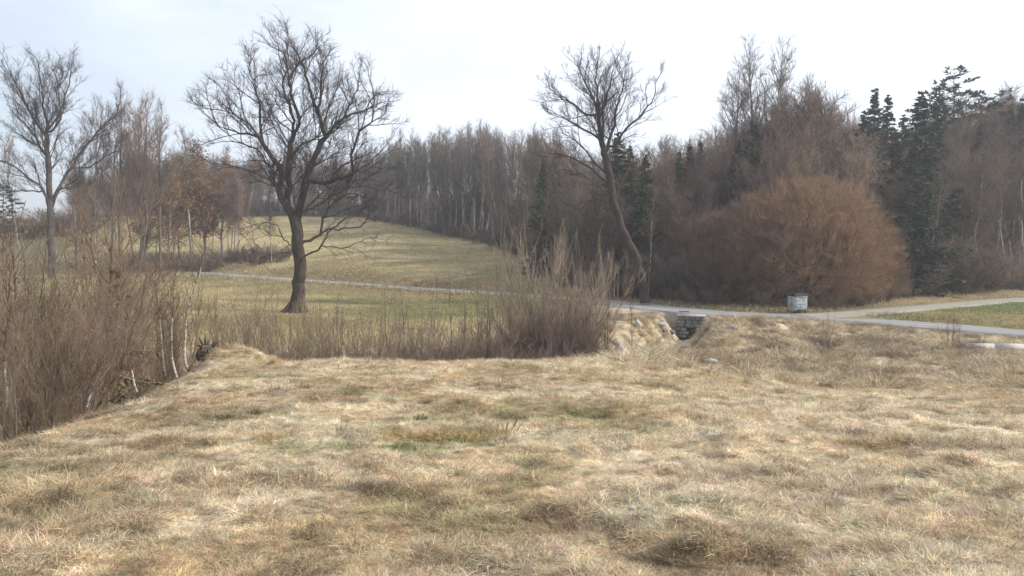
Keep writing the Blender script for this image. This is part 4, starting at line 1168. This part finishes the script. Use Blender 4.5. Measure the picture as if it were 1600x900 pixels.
for px, Y in ((1470, 38), (1500, 37), (1290, 40), (1275, 38), (1530, 38), (1490, 34)):
    place('low_brush', 'low brown bush on the rough bank right of the stream', 'bush', px, Y, H=U(.4, .75), group='low bushes on the rough bank on the right', name='bush', wide=U(1, 1.4))
for px in (1288, 1482, 1496):
    place('wisp', 'thin upright sapling on the rough bank in front of the lane', 'sapling', px, 39, top=490, group='saplings on the rough bank', name='sapling', wide=.7)

# ---- left thicket in the ravine
G7 = 'thicket shrubs in the ravine on the left'
spots = []
for px in np.arange(-60, 250, 15):
    for Y in (9.6, 13, 17, 22):
        if px > 118 and Y < 14.5: continue
        if px > 185 and Y < 18.5: continue
        spots.append((px + U(-7, 7), Y + U(-1.2, 1.2)))
for px, Y in spots:
    x = (px - 800) / F * Y
    if x > np.interp(Y, [8, 14, 20, 26], [-5.9, -6.9, -8.2, -9.0]): continue
    if random.random() < (.44 if Y > 12 else .55): continue
    top = np.interp(px, [-60, 0, 60, 120, 180, 250, 300], [380, 385, 390, 400, 410, 425, 460]) + U(-30, 95) + (Y < 13) * 50 + (Y < 10.5) * 70
    place('thicket', band(px, [30, 90, 150], ['twiggy brown shrub with dry leaves at the far left of the ravine', 'twiggy brown shrub left of the wide crowned young tree in the ravine', 'twiggy brown shrub around the wide crowned young tree in the ravine', 'twiggy brown shrub by the olive young spruce in the ravine']) + (', nearest the meadow' if Y < 11 else ', before the middle' if Y < 14 else '' if Y < 18 else ', rear' if Y < 22 else ', farthest back'), 'shrub', px, Y, top=top, group=G7, name='shrub', wide=U(.9, 1.3), tilt=4, mats={'stems': M[random.choice(['brown_twig', 'pale_twig', 'pale_twig', 'tan_twig'])]})
G8 = 'thin shrubs at the right end of the left thicket'
for px in (235, 250, 262, 280, 294):
    place('thicket', 'thin brown shrub at the right end of the left thicket', 'shrub', px, U(21.5, 26), top=U(430, 475), group=G8, name='shrub', wide=.7, tilt=4)
place('young', 'young tree with dark stem and wide crown above the left thicket', 'tree', 106, 20, top=262, var=0, wide=1.1, name='young_tree', rz=.6)
place('young', 'young slender tree right of the wide crowned one in the left thicket', 'tree', 148, 24, top=285, var=1, wide=.9, name='young_tree', rz=1.6)
place('young', 'young tree low at the left edge of the thicket', 'tree', 20, 18, top=330, var=1, wide=1.1, name='young_tree', rz=3.6)
place('young', 'young slender grey stemmed tree at the right side of the left thicket', 'tree', 226, 27, top=330, var=0, wide=.7, name='young_tree', rz=4.4)
for px, Y, top, v, lb in ((52, 15, 395, 0, 'dark thin stemmed young tree between the left edge and the wide crowned young tree'), (84, 13, 430, 1, 'short young tree with several dark shoots left of the wide crowned one'),
                      (128, 16, 400, 0, 'thin young tree close right of the wide crowned one'), (168, 21, 372, 1, 'thin young tree behind the olive young spruce'), (252, 24, 405, 1, 'thin grey young tree behind the white birch stems'), (-20, 14, 380, 0, 'young tree cut by the left edge')):
    place('young', lb, 'tree', px, Y, top=top, var=v, wide=.8, name='young_tree')
place('young_spruce', 'thin young olive green spruce in the left thicket', 'spruce', 186, 19.5, top=405, name='spruce_tree')
# small white birches at the edge of the ravine, traced from their stems
def small_birch(label, pts, Y, rb, top_extra, seed):
    r = np.random.default_rng(seed)
    b = at(pts[0][0], pts[0][1], Y); base = (b.x, Y, gz(b.x, Y) - .05)
    dz = b.z - base[2]
    W = np.array([at(px, py, Y) for px, py in pts], float) - np.array([b.x, Y, b.z]); W = densify(W, .18)
    W[:, 2] += 0; W[:, 1] += np.cumsum(r.normal(0, .012, len(W)))
    P = list(W); par = list(range(-1, len(W) - 1)); R = list(np.linspace(rb, rb * .45, len(W)))
    j = len(W) - 1; d = unit(W[-1] - W[-3])
    q = W[-1]
    for k in range(8):
        d = unit(d + r.normal(0, .08, 3) + np.array([0, 0, .1])); q = q + d * top_extra / 8
        P.append(q); par.append(j); R.append(max(.003, rb * .45 * (1 - k / 8))); j = len(P) - 1
    n0 = len(P)
    for i in range(int(len(W) * .45), n0 - 1):
        for _ in range(2):
            a = r.random() * 6.28; dd = unit(np.array([math.cos(a) * .8, math.sin(a) * .8, .9])); qq = P[i]; jj = i
            ln = .25 + .5 * r.random()
            for s_ in range(3):
                dd = unit(dd + r.normal(0, .12, 3) + np.array([0, 0, .08])); qq = qq + dd * ln / 3; P.append(qq); par.append(jj); R.append(.005 - .001 * s_); jj = len(P) - 1
    P, par, R = np.array(P), np.array(par), np.array(R)
    T, C = skin(P, par, R, .011, r, tw=dict(rmax=.006, n=2, p=.8, len=.28, r=.0022, up=.2, along=1, sub=2))
    root = thing('birch_sapling', label, 'birch', base)
    root.location.z = b.z
    link('stem', T.mesh('birch_stem'), M['birch_bark_w'], root); link('twigs', C.mesh('birch_twigs'), M['birch_twig'], root)
M['birch_bark_w'] = mat_simple('white_birch_bark', (.16, .14, .12), .8, scale=7, col2=(.62, .57, .50), stretch=(1, 1, 2.5))
small_birch('thin white birch stem standing rightmost at the ravine edge', [(292, 574), (288, 560), (289, 530), (291, 500), (298, 470), (306, 445)], 19.5, .036, 1.2, 1)
small_birch('curved white birch stem second from the right at the ravine edge', [(276, 590), (271, 570), (269, 548), (268, 525)], 17.6, .032, 1.6, 2)
small_birch('slim white birch stem left of the curved one at the ravine edge', [(258, 588), (255, 560), (253, 535), (252, 512)], 17.6, .026, 1.5, 3)
small_birch('short bent white birch stem in the middle of the ravine edge', [(214, 612), (208, 595), (206, 580), (207, 570)], 14.2, .024, 1.2, 4)
small_birch('small leaning white birch stem left on the ravine edge', [(136, 635), (142, 618), (149, 604)], 12.5, .02, .9, 5)
small_birch('thin white birch stem at the left edge of the thicket', [(10, 630), (8, 590), (7, 540)], 12, .022, 1.3, 6)

# ------------------------------------------------------------------ waste container
def container():
    Y = 56.9; px = 1246; x = (px - 800) / F * Y
    z = max(gz(x, Y), gz(x + .5, Y)) + .0
    root = thing('waste_container', 'grey metal waste container with open dark lid standing beside the lane', 'container', (x, Y, z), R_(16))
    w2, d2, h0, h1 = .53, .48, .16, 1.17
    def shell(name, mat):
        me = bpy.data.meshes.new(name); V = []; Fc = []
        # rounded rectangular tub, slightly narrower at the foot, with ribs; inner wall makes it hollow
        prof = [(h0, .88), (h0 + .06, .95), (h0 + .2, .97), (h0 + .55, .99), (h1 - .07, 1.0), (h1 - .07, 1.05), (h1, 1.05), (h1, .97), (h0 + .3, .92), (h0 + .08, .80)]
        N = 40
        for zz, k in prof:
            for i in range(N):
                a = 2 * math.pi * i / N; c, s = math.cos(a), math.sin(a)
                e = .28
                X = w2 * k * math.copysign(abs(c) ** e, c); Yv = d2 * k * math.copysign(abs(s) ** e, s)
                rib = 1 + (.018 if (i % 4 in (0, 1)) and .3 < zz < h1 - .1 else 0)
                V.append((X * rib, Yv * rib, zz))
        for j in range(len(prof) - 1):
            for i in range(N): Fc.append((j * N + i, j * N + (i + 1) % N, (j + 1) * N + (i + 1) % N, (j + 1) * N + i))
        Fc.append(tuple(range(N))[::-1]); Fc.append(tuple((len(prof) - 1) * N + i for i in range(N)))
        me.from_pydata(V, [], Fc); me.update(); return link(name, me, mat, root)
    shell('tub', M['galvanized'])
    # arched dark lid over the tub, a little narrower than the rim
    V, Fc = [], []; n = 12
    for i in range(n + 1):
        a = math.pi * i / n
        for xx, k in ((-w2 * .97, .0), (-w2 * .93, .03), (w2 * .93, .03), (w2 * .97, .0)):
            V.append((xx, -math.cos(a) * (d2 * .98 + k), h1 - .01 + math.sin(a) ** .6 * (.22 + k)))
    for i in range(n):
        for k in range(3): Fc.append((i * 4 + k, i * 4 + k + 1, i * 4 + k + 5, i * 4 + k + 4))
    b0 = len(V)
    for sx in (0, 3): Fc.append([i * 4 + sx for i in range(n + 1)][::(1 if sx else -1)])
    me = bpy.data.meshes.new('lid'); me.from_pydata(V, [], Fc); me.update(); link('lid', me, M['dark_lid'], root)
    m = MB(); m.box((0, -d2 - .03, h1 - .02), (w2 * 1.9, .03, .03)); link('rim_handle', m.mesh('rim_handle'), M['galvanized'], root)
    for sx in (-1, 1):
        m = MB(); m.box((sx * (w2 + .05), 0, h1 - .10), (.10, .05, .05)); m.box((sx * (w2 + .03), 0, .75), (.035, .10, .55)); link('lifting_arm', m.mesh('lifting_arm'), M['galvanized'], root)
        for sy in (-1, 1):
            g = Geo(); c = np.array([[sx * .42, sy * .33, .09]]); ax = np.array([[1., 0, 0]])
            g.prism(c - ax * .025, c + ax * .025, ax, ax, np.array([.09]), np.array([.09]), 16)
            for s_ in (-1, 1):
                g.cone(c + ax * .0251 * s_, c + ax * .032 * s_, np.array([.09]), 16)
            wo_ = link('wheel', g.mesh('wheel'), M['rubber'], root)
            mb = MB(); mb.box((sx * .42, sy * .33, .15), (.09, .09, .08)); link('wheel_fork', mb.mesh('wheel_fork'), M['galvanized'], wo_)
    m = MB()
    for i in range(3): m.box((0, -d2 * 1.0 - .02, .42 + i * .24), (w2 * 1.3, .02, .02))
    link('front_ribs', m.mesh('front_ribs'), M['galvanized'], root)
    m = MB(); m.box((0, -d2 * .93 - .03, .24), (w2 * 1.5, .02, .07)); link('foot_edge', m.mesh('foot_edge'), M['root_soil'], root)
container()

# ------------------------------------------------------------------ culvert and its stones
def rock(name, label, cat, loc, size, mat, seed, rz=0, group=None, parent=None):
    r = np.random.default_rng(seed)
    import bmesh
    bm = bmesh.new(); bmesh.ops.create_icosphere(bm, subdivisions=2, radius=.5)
    k = r.normal(0, 1, (6, 3)); k = unit(k); off = .30 + .16 * r.random(6)
    for v in bm.verts:
        p = np.array(v.co)
        for n_, o_ in zip(k, off):
            d = p @ n_ - o_
            if d > 0: p = p - n_ * d * .9
        p = p * (1 + .05 * r.normal())
        v.co = Vector(p * np.array(size))
    me = bpy.data.meshes.new(name); bm.to_mesh(me); bm.free()
    o = link(name, me, mat, parent, loc); o.rotation_euler = (0, 0, rz)
    if label: tag(o, label, cat, group)
    return o
def culvert():
    Y0 = 55.35
    a, b = at(1058, 492, Y0), at(1102, 494, Y0 - .3)
    z0 = min(a.z, b.z)
    cx = (a.x + b.x) / 2
    rz = math.atan2(b.y - a.y - .5, b.x - a.x)
    root = thing('culvert', 'concrete topped stone culvert where the stream passes under the lane', 'culvert', (cx, Y0 - .1, z0), rz)
    m = MB(); m.box((0, 0, .03), (1.9, .42, .15), jit=.006); link('coping', m.mesh('coping'), M['concrete'], root)
    r = np.random.default_rng(9); first = {}
    for row in range(6):
        zz = -.06 - .25 * (row + .5)
        xq = -.9 + (row % 2) * -.12
        while xq < .85:
            wv = .30 + .16 * r.random()
            xc = xq + wv / 2
            if abs(xc) < .30 and row > 2: xq += wv; continue
            m = MB(); m.box((xc, .02 + r.normal() * .012, zz), (wv - .03, .34, .225), jit=.012)
            link('stone', m.mesh('stone'), M['stone_dark'], root); xq += wv
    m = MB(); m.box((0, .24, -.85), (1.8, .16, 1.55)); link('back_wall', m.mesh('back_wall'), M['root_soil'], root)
culvert()
kx = at(1568, 541, 39.6)
rt = thing('concrete_kerb', 'low pale concrete kerb on the bank at the right edge', 'kerb', (kx.x + .3, 39.7, gz(kx.x + .3, 39.7)), R_(-6))
for i in range(3):
    m = MB(); m.box((-1.35 + i * 1.36, -.02 * i, .10), (1.34, .24, .34), jit=.006); link('kerb_block', m.mesh('kerb_block'), M['concrete'], rt)
for i, (px, py, Y, s, mt, lb) in enumerate(((997, 511, 45.0, (.35, .3, .55), 'stone_pale', 'upright pale grey stone on the stream bank'), (1001, 522, 44, (.45, .35, .35), 'stone_pink', 'pinkish broken stone below the upright pale one'),
                                 (1031, 507, 49, (.75, .5, .3), 'stone_pale', 'flat pale slab on the bank left of the culvert'), (1036, 515, 48, (.6, .45, .3), 'stone_grey', 'rounded stone below the flat slab'),
                                 (963, 536, 37, (.5, .4, .4), 'stone_pale', 'grey stone low beside the brown bush in the gully'), (968, 548, 35.5, (.5, .45, .35), 'stone_grey', 'mossy stone lowest in the gully'),
                                 (1108, 566, 27.5, (.45, .35, .2), 'stone_grey', 'grey stone behind the meadow edge right of the gully'), (1120, 500, 52, (.5, .4, .3), 'stone_pink', 'pinkish stone right of the culvert'),
                                 (1148, 513, 50, (.5, .4, .25), 'stone_grey', 'grey stone lying in rough grass right of the culvert'), (1050, 520, 50, (.4, .35, .3), 'stone_dark', 'dark stone at the culvert mouth'))):
    Y = hit(px, py + 3, 26.0) + .05; p = at(px, py, Y); zg = gz(p.x, Y); s = tuple(1.25 * q for q in s)
    rock('stone', lb, 'stone', (p.x, Y, zg + s[2] * .35), s, M[mt], 50 + i, rz=i)
# stump with soil at the end of the gully
sy = 20.6; sx = at(325, 545, sy).x
sr = thing('tree_stump', 'dark upturned stump at the left end of the stream gully', 'stump', (sx, sy, max(gz(sx, sy), at(325, 562, sy).z) - .05))
rock('root_ball', None, None, (0, 0, .18), (.62, .5, .5), M['root_soil'], 93, parent=sr)
g = Geo(); r = np.random.default_rng(4)
for k in range(16):
    a = r.random() * 6.28; e = r.random() * 1.5
    d = np.array([math.cos(a) * math.cos(e), math.sin(a) * math.cos(e), math.sin(e)]); o = np.array([0, 0, .22]) + d * .22
    g.cone(o[None], (o + d * (.12 + .2 * r.random()) + r.normal(0, .04, 3))[None], np.array([.03]), 5)
link('roots', g.mesh('roots'), M['oak_bark'], sr)

# small things on the meadow
p = at(1105, 679, 9.3)
rock('stone', 'flat whitish stone in the grass right of the middle', 'stone', (p.x, 9.3, gz(p.x, 9.3) + .01), (.34, .2, .05), M['stone_pale'], 61)
p = at(988, 788, 5.55)
rock('stone', 'small white stone in the near grass', 'stone', (p.x, 5.55, gz(p.x, 5.55) + .03), (.07, .05, .04), M['stone_pale'], 62)
p = at(690, 562, 22.6)
rock('stone', 'flat pale stone at the far edge of the meadow', 'stone', (p.x, 22.6, gz(p.x, 22.6) + .03), (.6, .4, .12), M['stone_pale'], 63)
def weed(label, px, Y, H, mat, n=70, w_=.012, seed=1, spread=.7):
    r = np.random.default_rng(seed); x = (px - 800) / F * Y
    g = Geo(); a = r.random(n) * 6.28; b = np.stack([np.cos(a), np.sin(a), np.zeros(n)], 1) * (r.random(n) * H * .35)[:, None]
    d = unit(np.stack([np.cos(a) * spread, np.sin(a) * spread, np.full(n, 1.)], 1) + r.normal(0, .25, (n, 3)))
    g.blades(b, b + d * (H * (.5 + .6 * r.random(n)))[:, None], np.full(n, w_), unit(r.normal(0, 1, (n, 3))))
    o = link('weed', g.mesh('weed', False), mat, None, (x, Y, gz(x, Y))); tag(o, label, 'weed'); return o
weed('green weed tuft in the meadow left of the middle', 658, 10.9, .13, M['weed'], n=60, w_=.006, seed=3, spread=1.0)
weed('small green weed beside the straw tussock', 655, 8.2, .08, M['weed'], 50, .009, 5, 1.4)
weed('dry pale upright stalks right of the green patch', 792, 9.6, .28, M['tan_twig'], 14, .006, 6, .35)

# ------------------------------------------------------------------ grass
def grass_mat(name, leafy=.25):
    m = bpy.data.materials.new(name); m.use_nodes = True
    t = m.node_tree; n = t.nodes; bs = n['Principled BSDF']; bs.inputs['Roughness'].default_value = .75; bs.inputs['Specular IOR Level'].default_value = .2
    at_ = n.new('ShaderNodeAttribute'); at_.attribute_type = 'INSTANCER'; at_.attribute_name = 'tint'
    a2 = n.new('ShaderNodeAttribute'); a2.attribute_name = 'shade'
    r = n.new('ShaderNodeMapRange'); r.inputs[3].default_value = .5; r.inputs[4].default_value = 1.95
    t.links.new(a2.outputs['Fac'], r.inputs[0])
    vm = n.new('ShaderNodeVectorMath'); vm.operation = 'SCALE'; t.links.new(at_.outputs['Color'], vm.inputs[0]); t.links.new(r.outputs[0], vm.inputs['Scale'])
    t.links.new(vm.outputs[0], bs.inputs['Base Color'])
    tr = n.new('ShaderNodeBsdfTranslucent'); t.links.new(vm.outputs[0], tr.inputs[0])
    ms = n.new('ShaderNodeMixShader'); ms.inputs[0].default_value = leafy
    t.links.new(bs.outputs[0], ms.inputs[1]); t.links.new(tr.outputs[0], ms.inputs[2]); t.links.new(ms.outputs[0], n['Material Output'].inputs[0])
    return m
GM = grass_mat('dry_grass_blades')
def tuft(name, seed, n, rad, ln, wd, lie, curl=.5):
    """blades of grass: each a bent ribbon of three pieces; lie = how flat they lie"""
    r = np.random.default_rng(seed)
    a = r.random(n) * 6.28; rr = np.sqrt(r.random(n)) * rad
    b = np.stack([np.cos(a) * rr, np.sin(a) * rr, np.full(n, -.01)], 1)
    h = r.random(n) * 6.28; fl = np.clip(lie + r.normal(0, .3, n), 0, 1.5)
    bias = np.array([.5, -.25, 0])
    dh = unit(np.stack([np.cos(h), np.sin(h), np.zeros(n)], 1) + bias)
    L_ = ln * (.4 + .9 * r.random(n))
    seg = []
    q = b; V = [];
    W = wd * (.6 + .8 * r.random(n))
    sd = unit(np.cross(dh, np.array([0, 0, 1.])) + r.normal(0, .35, (n, 3)))
    pts = [q]
    for s_ in range(3):
        e = fl + curl * s_ * (0.6 + .8 * r.random(n))
        d = dh * np.sin(np.clip(e, 0, 1.75))[:, None] + np.array([0, 0, 1.])[None] * np.cos(np.clip(e, 0, 1.75))[:, None]
        d = unit(d + r.normal(0, .12, (n, 3)))
        q = q + d * (L_ / 3)[:, None]; q[:, 2] = np.maximum(q[:, 2], .004 + .012 * r.random(n)); pts.append(q.copy())
    ws = [1, .9, .6, .0]
    rows = []
    for p_, k in zip(pts[:3], ws): rows += [p_ + sd * (W * k / 2)[:, None], p_ - sd * (W * k / 2)[:, None]]
    rows.append(pts[3])
    V = np.stack(rows, 1).reshape(-1, 3); base = np.arange(n)[:, None] * 7
    F4 = np.concatenate([base + np.array([[0, 1, 3, 2]]), base + np.array([[2, 3, 5, 4]])]); F3 = base + np.array([[4, 5, 6]])
    me = mesh_np(name, V, [F4, F3])
    sh = np.repeat(r.random(n) ** 1.2, 7)
    at_ = me.attributes.new('shade', 'FLOAT', 'POINT'); at_.data.foreach_set('value', sh.astype(np.float32))
    me.materials.append(GM)
    return me
def scatter(name, label, x, y, tufts, scale, cols, idx, yaw=None, tiltv=.15):
    n = len(x); z = height(x, y)
    P = np.stack([x, y, z], 1).astype(np.float32)
    me = bpy.data.meshes.new(name); me.vertices.add(n); me.vertices.foreach_set('co', P.ravel())
    def A(nm, ty, arr, key):
        q = me.attributes.new(nm, ty, 'POINT'); q.data.foreach_set(key, np.ascontiguousarray(arr).ravel())
    rot = np.stack([rng.normal(0, tiltv, n), rng.normal(0, tiltv, n), rng.random(n) * 6.28 if yaw is None else yaw], 1).astype(np.float32)
    A('rot', 'FLOAT_VECTOR', rot, 'vector'); A('scl', 'FLOAT', scale.astype(np.float32), 'value'); A('idx', 'INT', idx.astype(np.int32), 'value')
    A('tint', 'FLOAT_COLOR', np.concatenate([cols, np.ones((n, 1))], 1).astype(np.float32), 'color')
    me.update()
    src = bpy.data.collections.new(name + '_source')
    for k, t_ in enumerate(tufts): src.objects.link(bpy.data.objects.new('grass_tuft_%02d' % k, t_))
    o = link(name, me, None, kind='stuff'); o['label'] = label; o['category'] = 'grass'
    ng = bpy.data.node_groups.new(name + '_scatter', 'GeometryNodeTree')
    ng.interface.new_socket('Geometry', in_out='INPUT', socket_type='NodeSocketGeometry'); ng.interface.new_socket('Geometry', in_out='OUTPUT', socket_type='NodeSocketGeometry')
    N = ng.nodes; gi = N.new('NodeGroupInput'); go = N.new('NodeGroupOutput'); ip = N.new('GeometryNodeInstanceOnPoints'); ci = N.new('GeometryNodeCollectionInfo')
    ci.inputs['Collection'].default_value = src; ci.inputs['Separate Children'].default_value = True; ci.inputs['Reset Children'].default_value = True
    ip.inputs['Pick Instance'].default_value = True
    def NA(nm, ty):
        q = N.new('GeometryNodeInputNamedAttribute'); q.data_type = ty; q.inputs['Name'].default_value = nm; return [s for s in q.outputs if s.enabled][0]
    LK = ng.links.new
    LK(gi.outputs[0], ip.inputs['Points']); LK(ci.outputs[0], ip.inputs['Instance']); LK(NA('idx', 'INT'), ip.inputs['Instance Index'])
    LK(NA('rot', 'FLOAT_VECTOR'), ip.inputs['Rotation']); LK(NA('scl', 'FLOAT'), ip.inputs['Scale']); LK(ip.outputs[0], go.inputs[0])
    md = o.modifiers.new('scatter', 'NODES'); md.node_group = ng
    return o
TU = [tuft('flat_grass', 400 + s, 44, .11, .15, .0042, 1.25, .25) for s in range(3)] + [tuft('arching_grass', 410 + s, 44, .08, .15, .004, .8, .6) for s in range(3)] + [tuft('upright_grass', 420 + s, 30, .05, .16, .0036, .4, .5) for s in range(2)]
n = 150000
q = rng.random(n * 3)
Yd = 2.4 * (29 / 2.4) ** (rng.random(n) ** .86)
Td = rng.uniform(-.82, .82, n)
xg, yg_ = Td * (Yd + 1.0), Yd
dS, _i = near_poly(xg, yg_, STREAM)
keep = (dS > 2.6 + rng.random(n) * 2.5)
xg, yg_ = xg[keep], yg_[keep]
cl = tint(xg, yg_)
cl = cl * rng.uniform(.75, 1.4, (len(cl), 1)) * (1 + rng.normal(0, .05, (len(cl), 3))) * (.58 + 1.0 * fbm(xg, yg_, 3.6, 4, 531, .65))[:, None]
pk = sm(.62, .70, fbm(xg, yg_, 5.0, 3, 541))[:, None]; cl = cl * (1 - pk * .38)
dk = (rng.random(len(cl)) < .10)[:, None]; cl = np.where(dk, cl * np.array([[.62, .50, .42]]), cl)
t_ = fbm(xg, yg_, 2.4, 4, 501, .6)
idx = np.where(t_ < .60, rng.integers(0, 3, len(xg)), np.where(t_ < .68, rng.integers(2, 6, len(xg)), rng.integers(3, 8, len(xg))))
mixr = rng.random(len(xg)) < .12; idx = np.where(mixr, rng.integers(0, 6, len(xg)), idx)
sc_ = (.45 + .75 * rng.random(len(xg))) * (.70 + .75 * sm(.42, .66, t_)) * np.interp(yg_, [2, 6, 12, 28], [.52, .62, .80, 1.0])
yaw = (fbm(xg, yg_, 1.1, 3, 511) * 14 + rng.normal(0, 1.0, len(xg)))
scatter('meadow_grass', 'dry straw coloured matted grass covering the near meadow', xg, yg_, TU, sc_, cl, idx, yaw)
# tussocks
tx, ty, ts = [], [], []
for px, Y, k, s_ in ((680, 9.0, 60, .30), (640, 9.1, 30, .35), (735, 8.9, 30, .35), (1370, 8.7, 40, .5), (425, 8.8, 30, .3), (340, 20.6, 90, .7), (365, 21, 60, .5), (760, 9.3, 30, .4)):
    c = (px - 800) / F * Y
    tx += list(c + rng.normal(0, s_ * .4, k)); ty += list(Y + rng.normal(0, s_ * .35, k)); ts += [1.0] * k
tx, ty = np.array(tx), np.array(ty)
cc = np.array([[.46, .34, .18]]) * rng.uniform(.7, 1.3, (len(tx), 1))
scatter('tussock_grass', 'orange tinted straw tussocks rising from the matted meadow', tx, ty, TU, rng.uniform(.8, 1.5, len(tx)), cc, rng.integers(3, 8, len(tx)))
# rough banks beyond the meadow edge
n = 30000
px_ = rng.uniform(900, 1750, n); yb = 24 + 33 * rng.random(n) ** .8
xb = (px_ - 800) / F * yb
dR, _i = near_poly(xb, yb, RD); dS, _i = near_poly(xb, yb, STREAM); dK, _i = near_poly(xb, yb, TK)
near_side = yb < np.interp(px_, [900, 1080, 1200, 1310, 1450, 1600, 1800], [66, 57, 54, 51.5, 47, 43, 39])
k = (dR > 2.1) & (dS > 1.0) & near_side & (dK > 1.8)
xb, yb, px_ = xb[k], yb[k], px_[k]
cl = tint(xb, yb) * rng.uniform(.65, 1.4, (len(xb), 1))
TB = [tuft('long_dead_grass', 430 + s, 40, .2, .42, .008, .8, .5) for s in range(3)]
scatter('bank_grass', 'long dead grass on the rough banks before the lane', xb, yb, TB, rng.uniform(.5, 1.3, len(xb)) * (.25 + 1.3 * sm(.3, .7, fbm(xb, yb, .9, 3, 77, .6))) * np.clip(.25 + near_poly(xb, yb, RD)[0] / 9.0, .3, 1), cl, rng.integers(0, 3, len(xb)), tiltv=.3)
# verges, fields
n = 46000
Yf = 36 * (185 / 36) ** rng.random(n); px_ = rng.uniform(-60, 1660, n); xf = (px_ - 800) / F * Yf
dR, _i = near_poly(xf, Yf, RD); dK, _i = near_poly(xf, Yf, TK); dS, _i = near_poly(xf, Yf, STREAM)
fy = np.interp(px_, FOREST_PX, FOREST_Y)
lim = np.interp(px_, [900, 1080, 1200, 1310, 1450, 1600, 1800], [68, 57, 54, 51.5, 47, 43, 39])
k = (dR > 2.15) & (dK > 1.8) & (Yf < fy + 6) & (dS > 3) & ~((px_ > 900) & (Yf < lim))
xf, Yf = xf[k], Yf[k]
cl = tint(xf, Yf) * rng.uniform(.75, 1.25, (len(xf), 1))
TF = [tuft('short_field_grass', 440 + s, 26, .5, .16, .02, .6, .5) for s in range(2)]
dRk = dR[k]
s_ = rng.uniform(.6, 1.2, len(xf)) * np.interp(Yf, [36, 90, 180], [.8, 1.4, 2.2]) * (1 + .9 * ((dRk < 5) & (Yf > 50)))
scatter('field_grass', 'short olive grass of the field and the hill meadow', xf, Yf, TF, s_, cl, rng.integers(0, 2, len(xf)), tiltv=.1)

# ------------------------------------------------------------------ haze
hm_ = bpy.data.materials.new('haze'); hm_.use_nodes = True
t = hm_.node_tree; t.nodes.clear(); ho = t.nodes.new('ShaderNodeOutputMaterial'); pv = t.nodes.new('ShaderNodeVolumePrincipled')
pv.inputs['Color'].default_value = (.95, .96, 1, 1); pv.inputs['Density'].default_value = HAZE; pv.inputs['Anisotropy'].default_value = .3
t.links.new(pv.outputs[0], ho.inputs['Volume'])
m = MB(); m.box((0, 338, 21), (2800, 730, 70)); link('haze', m.mesh('haze'), hm_, kind='stuff')
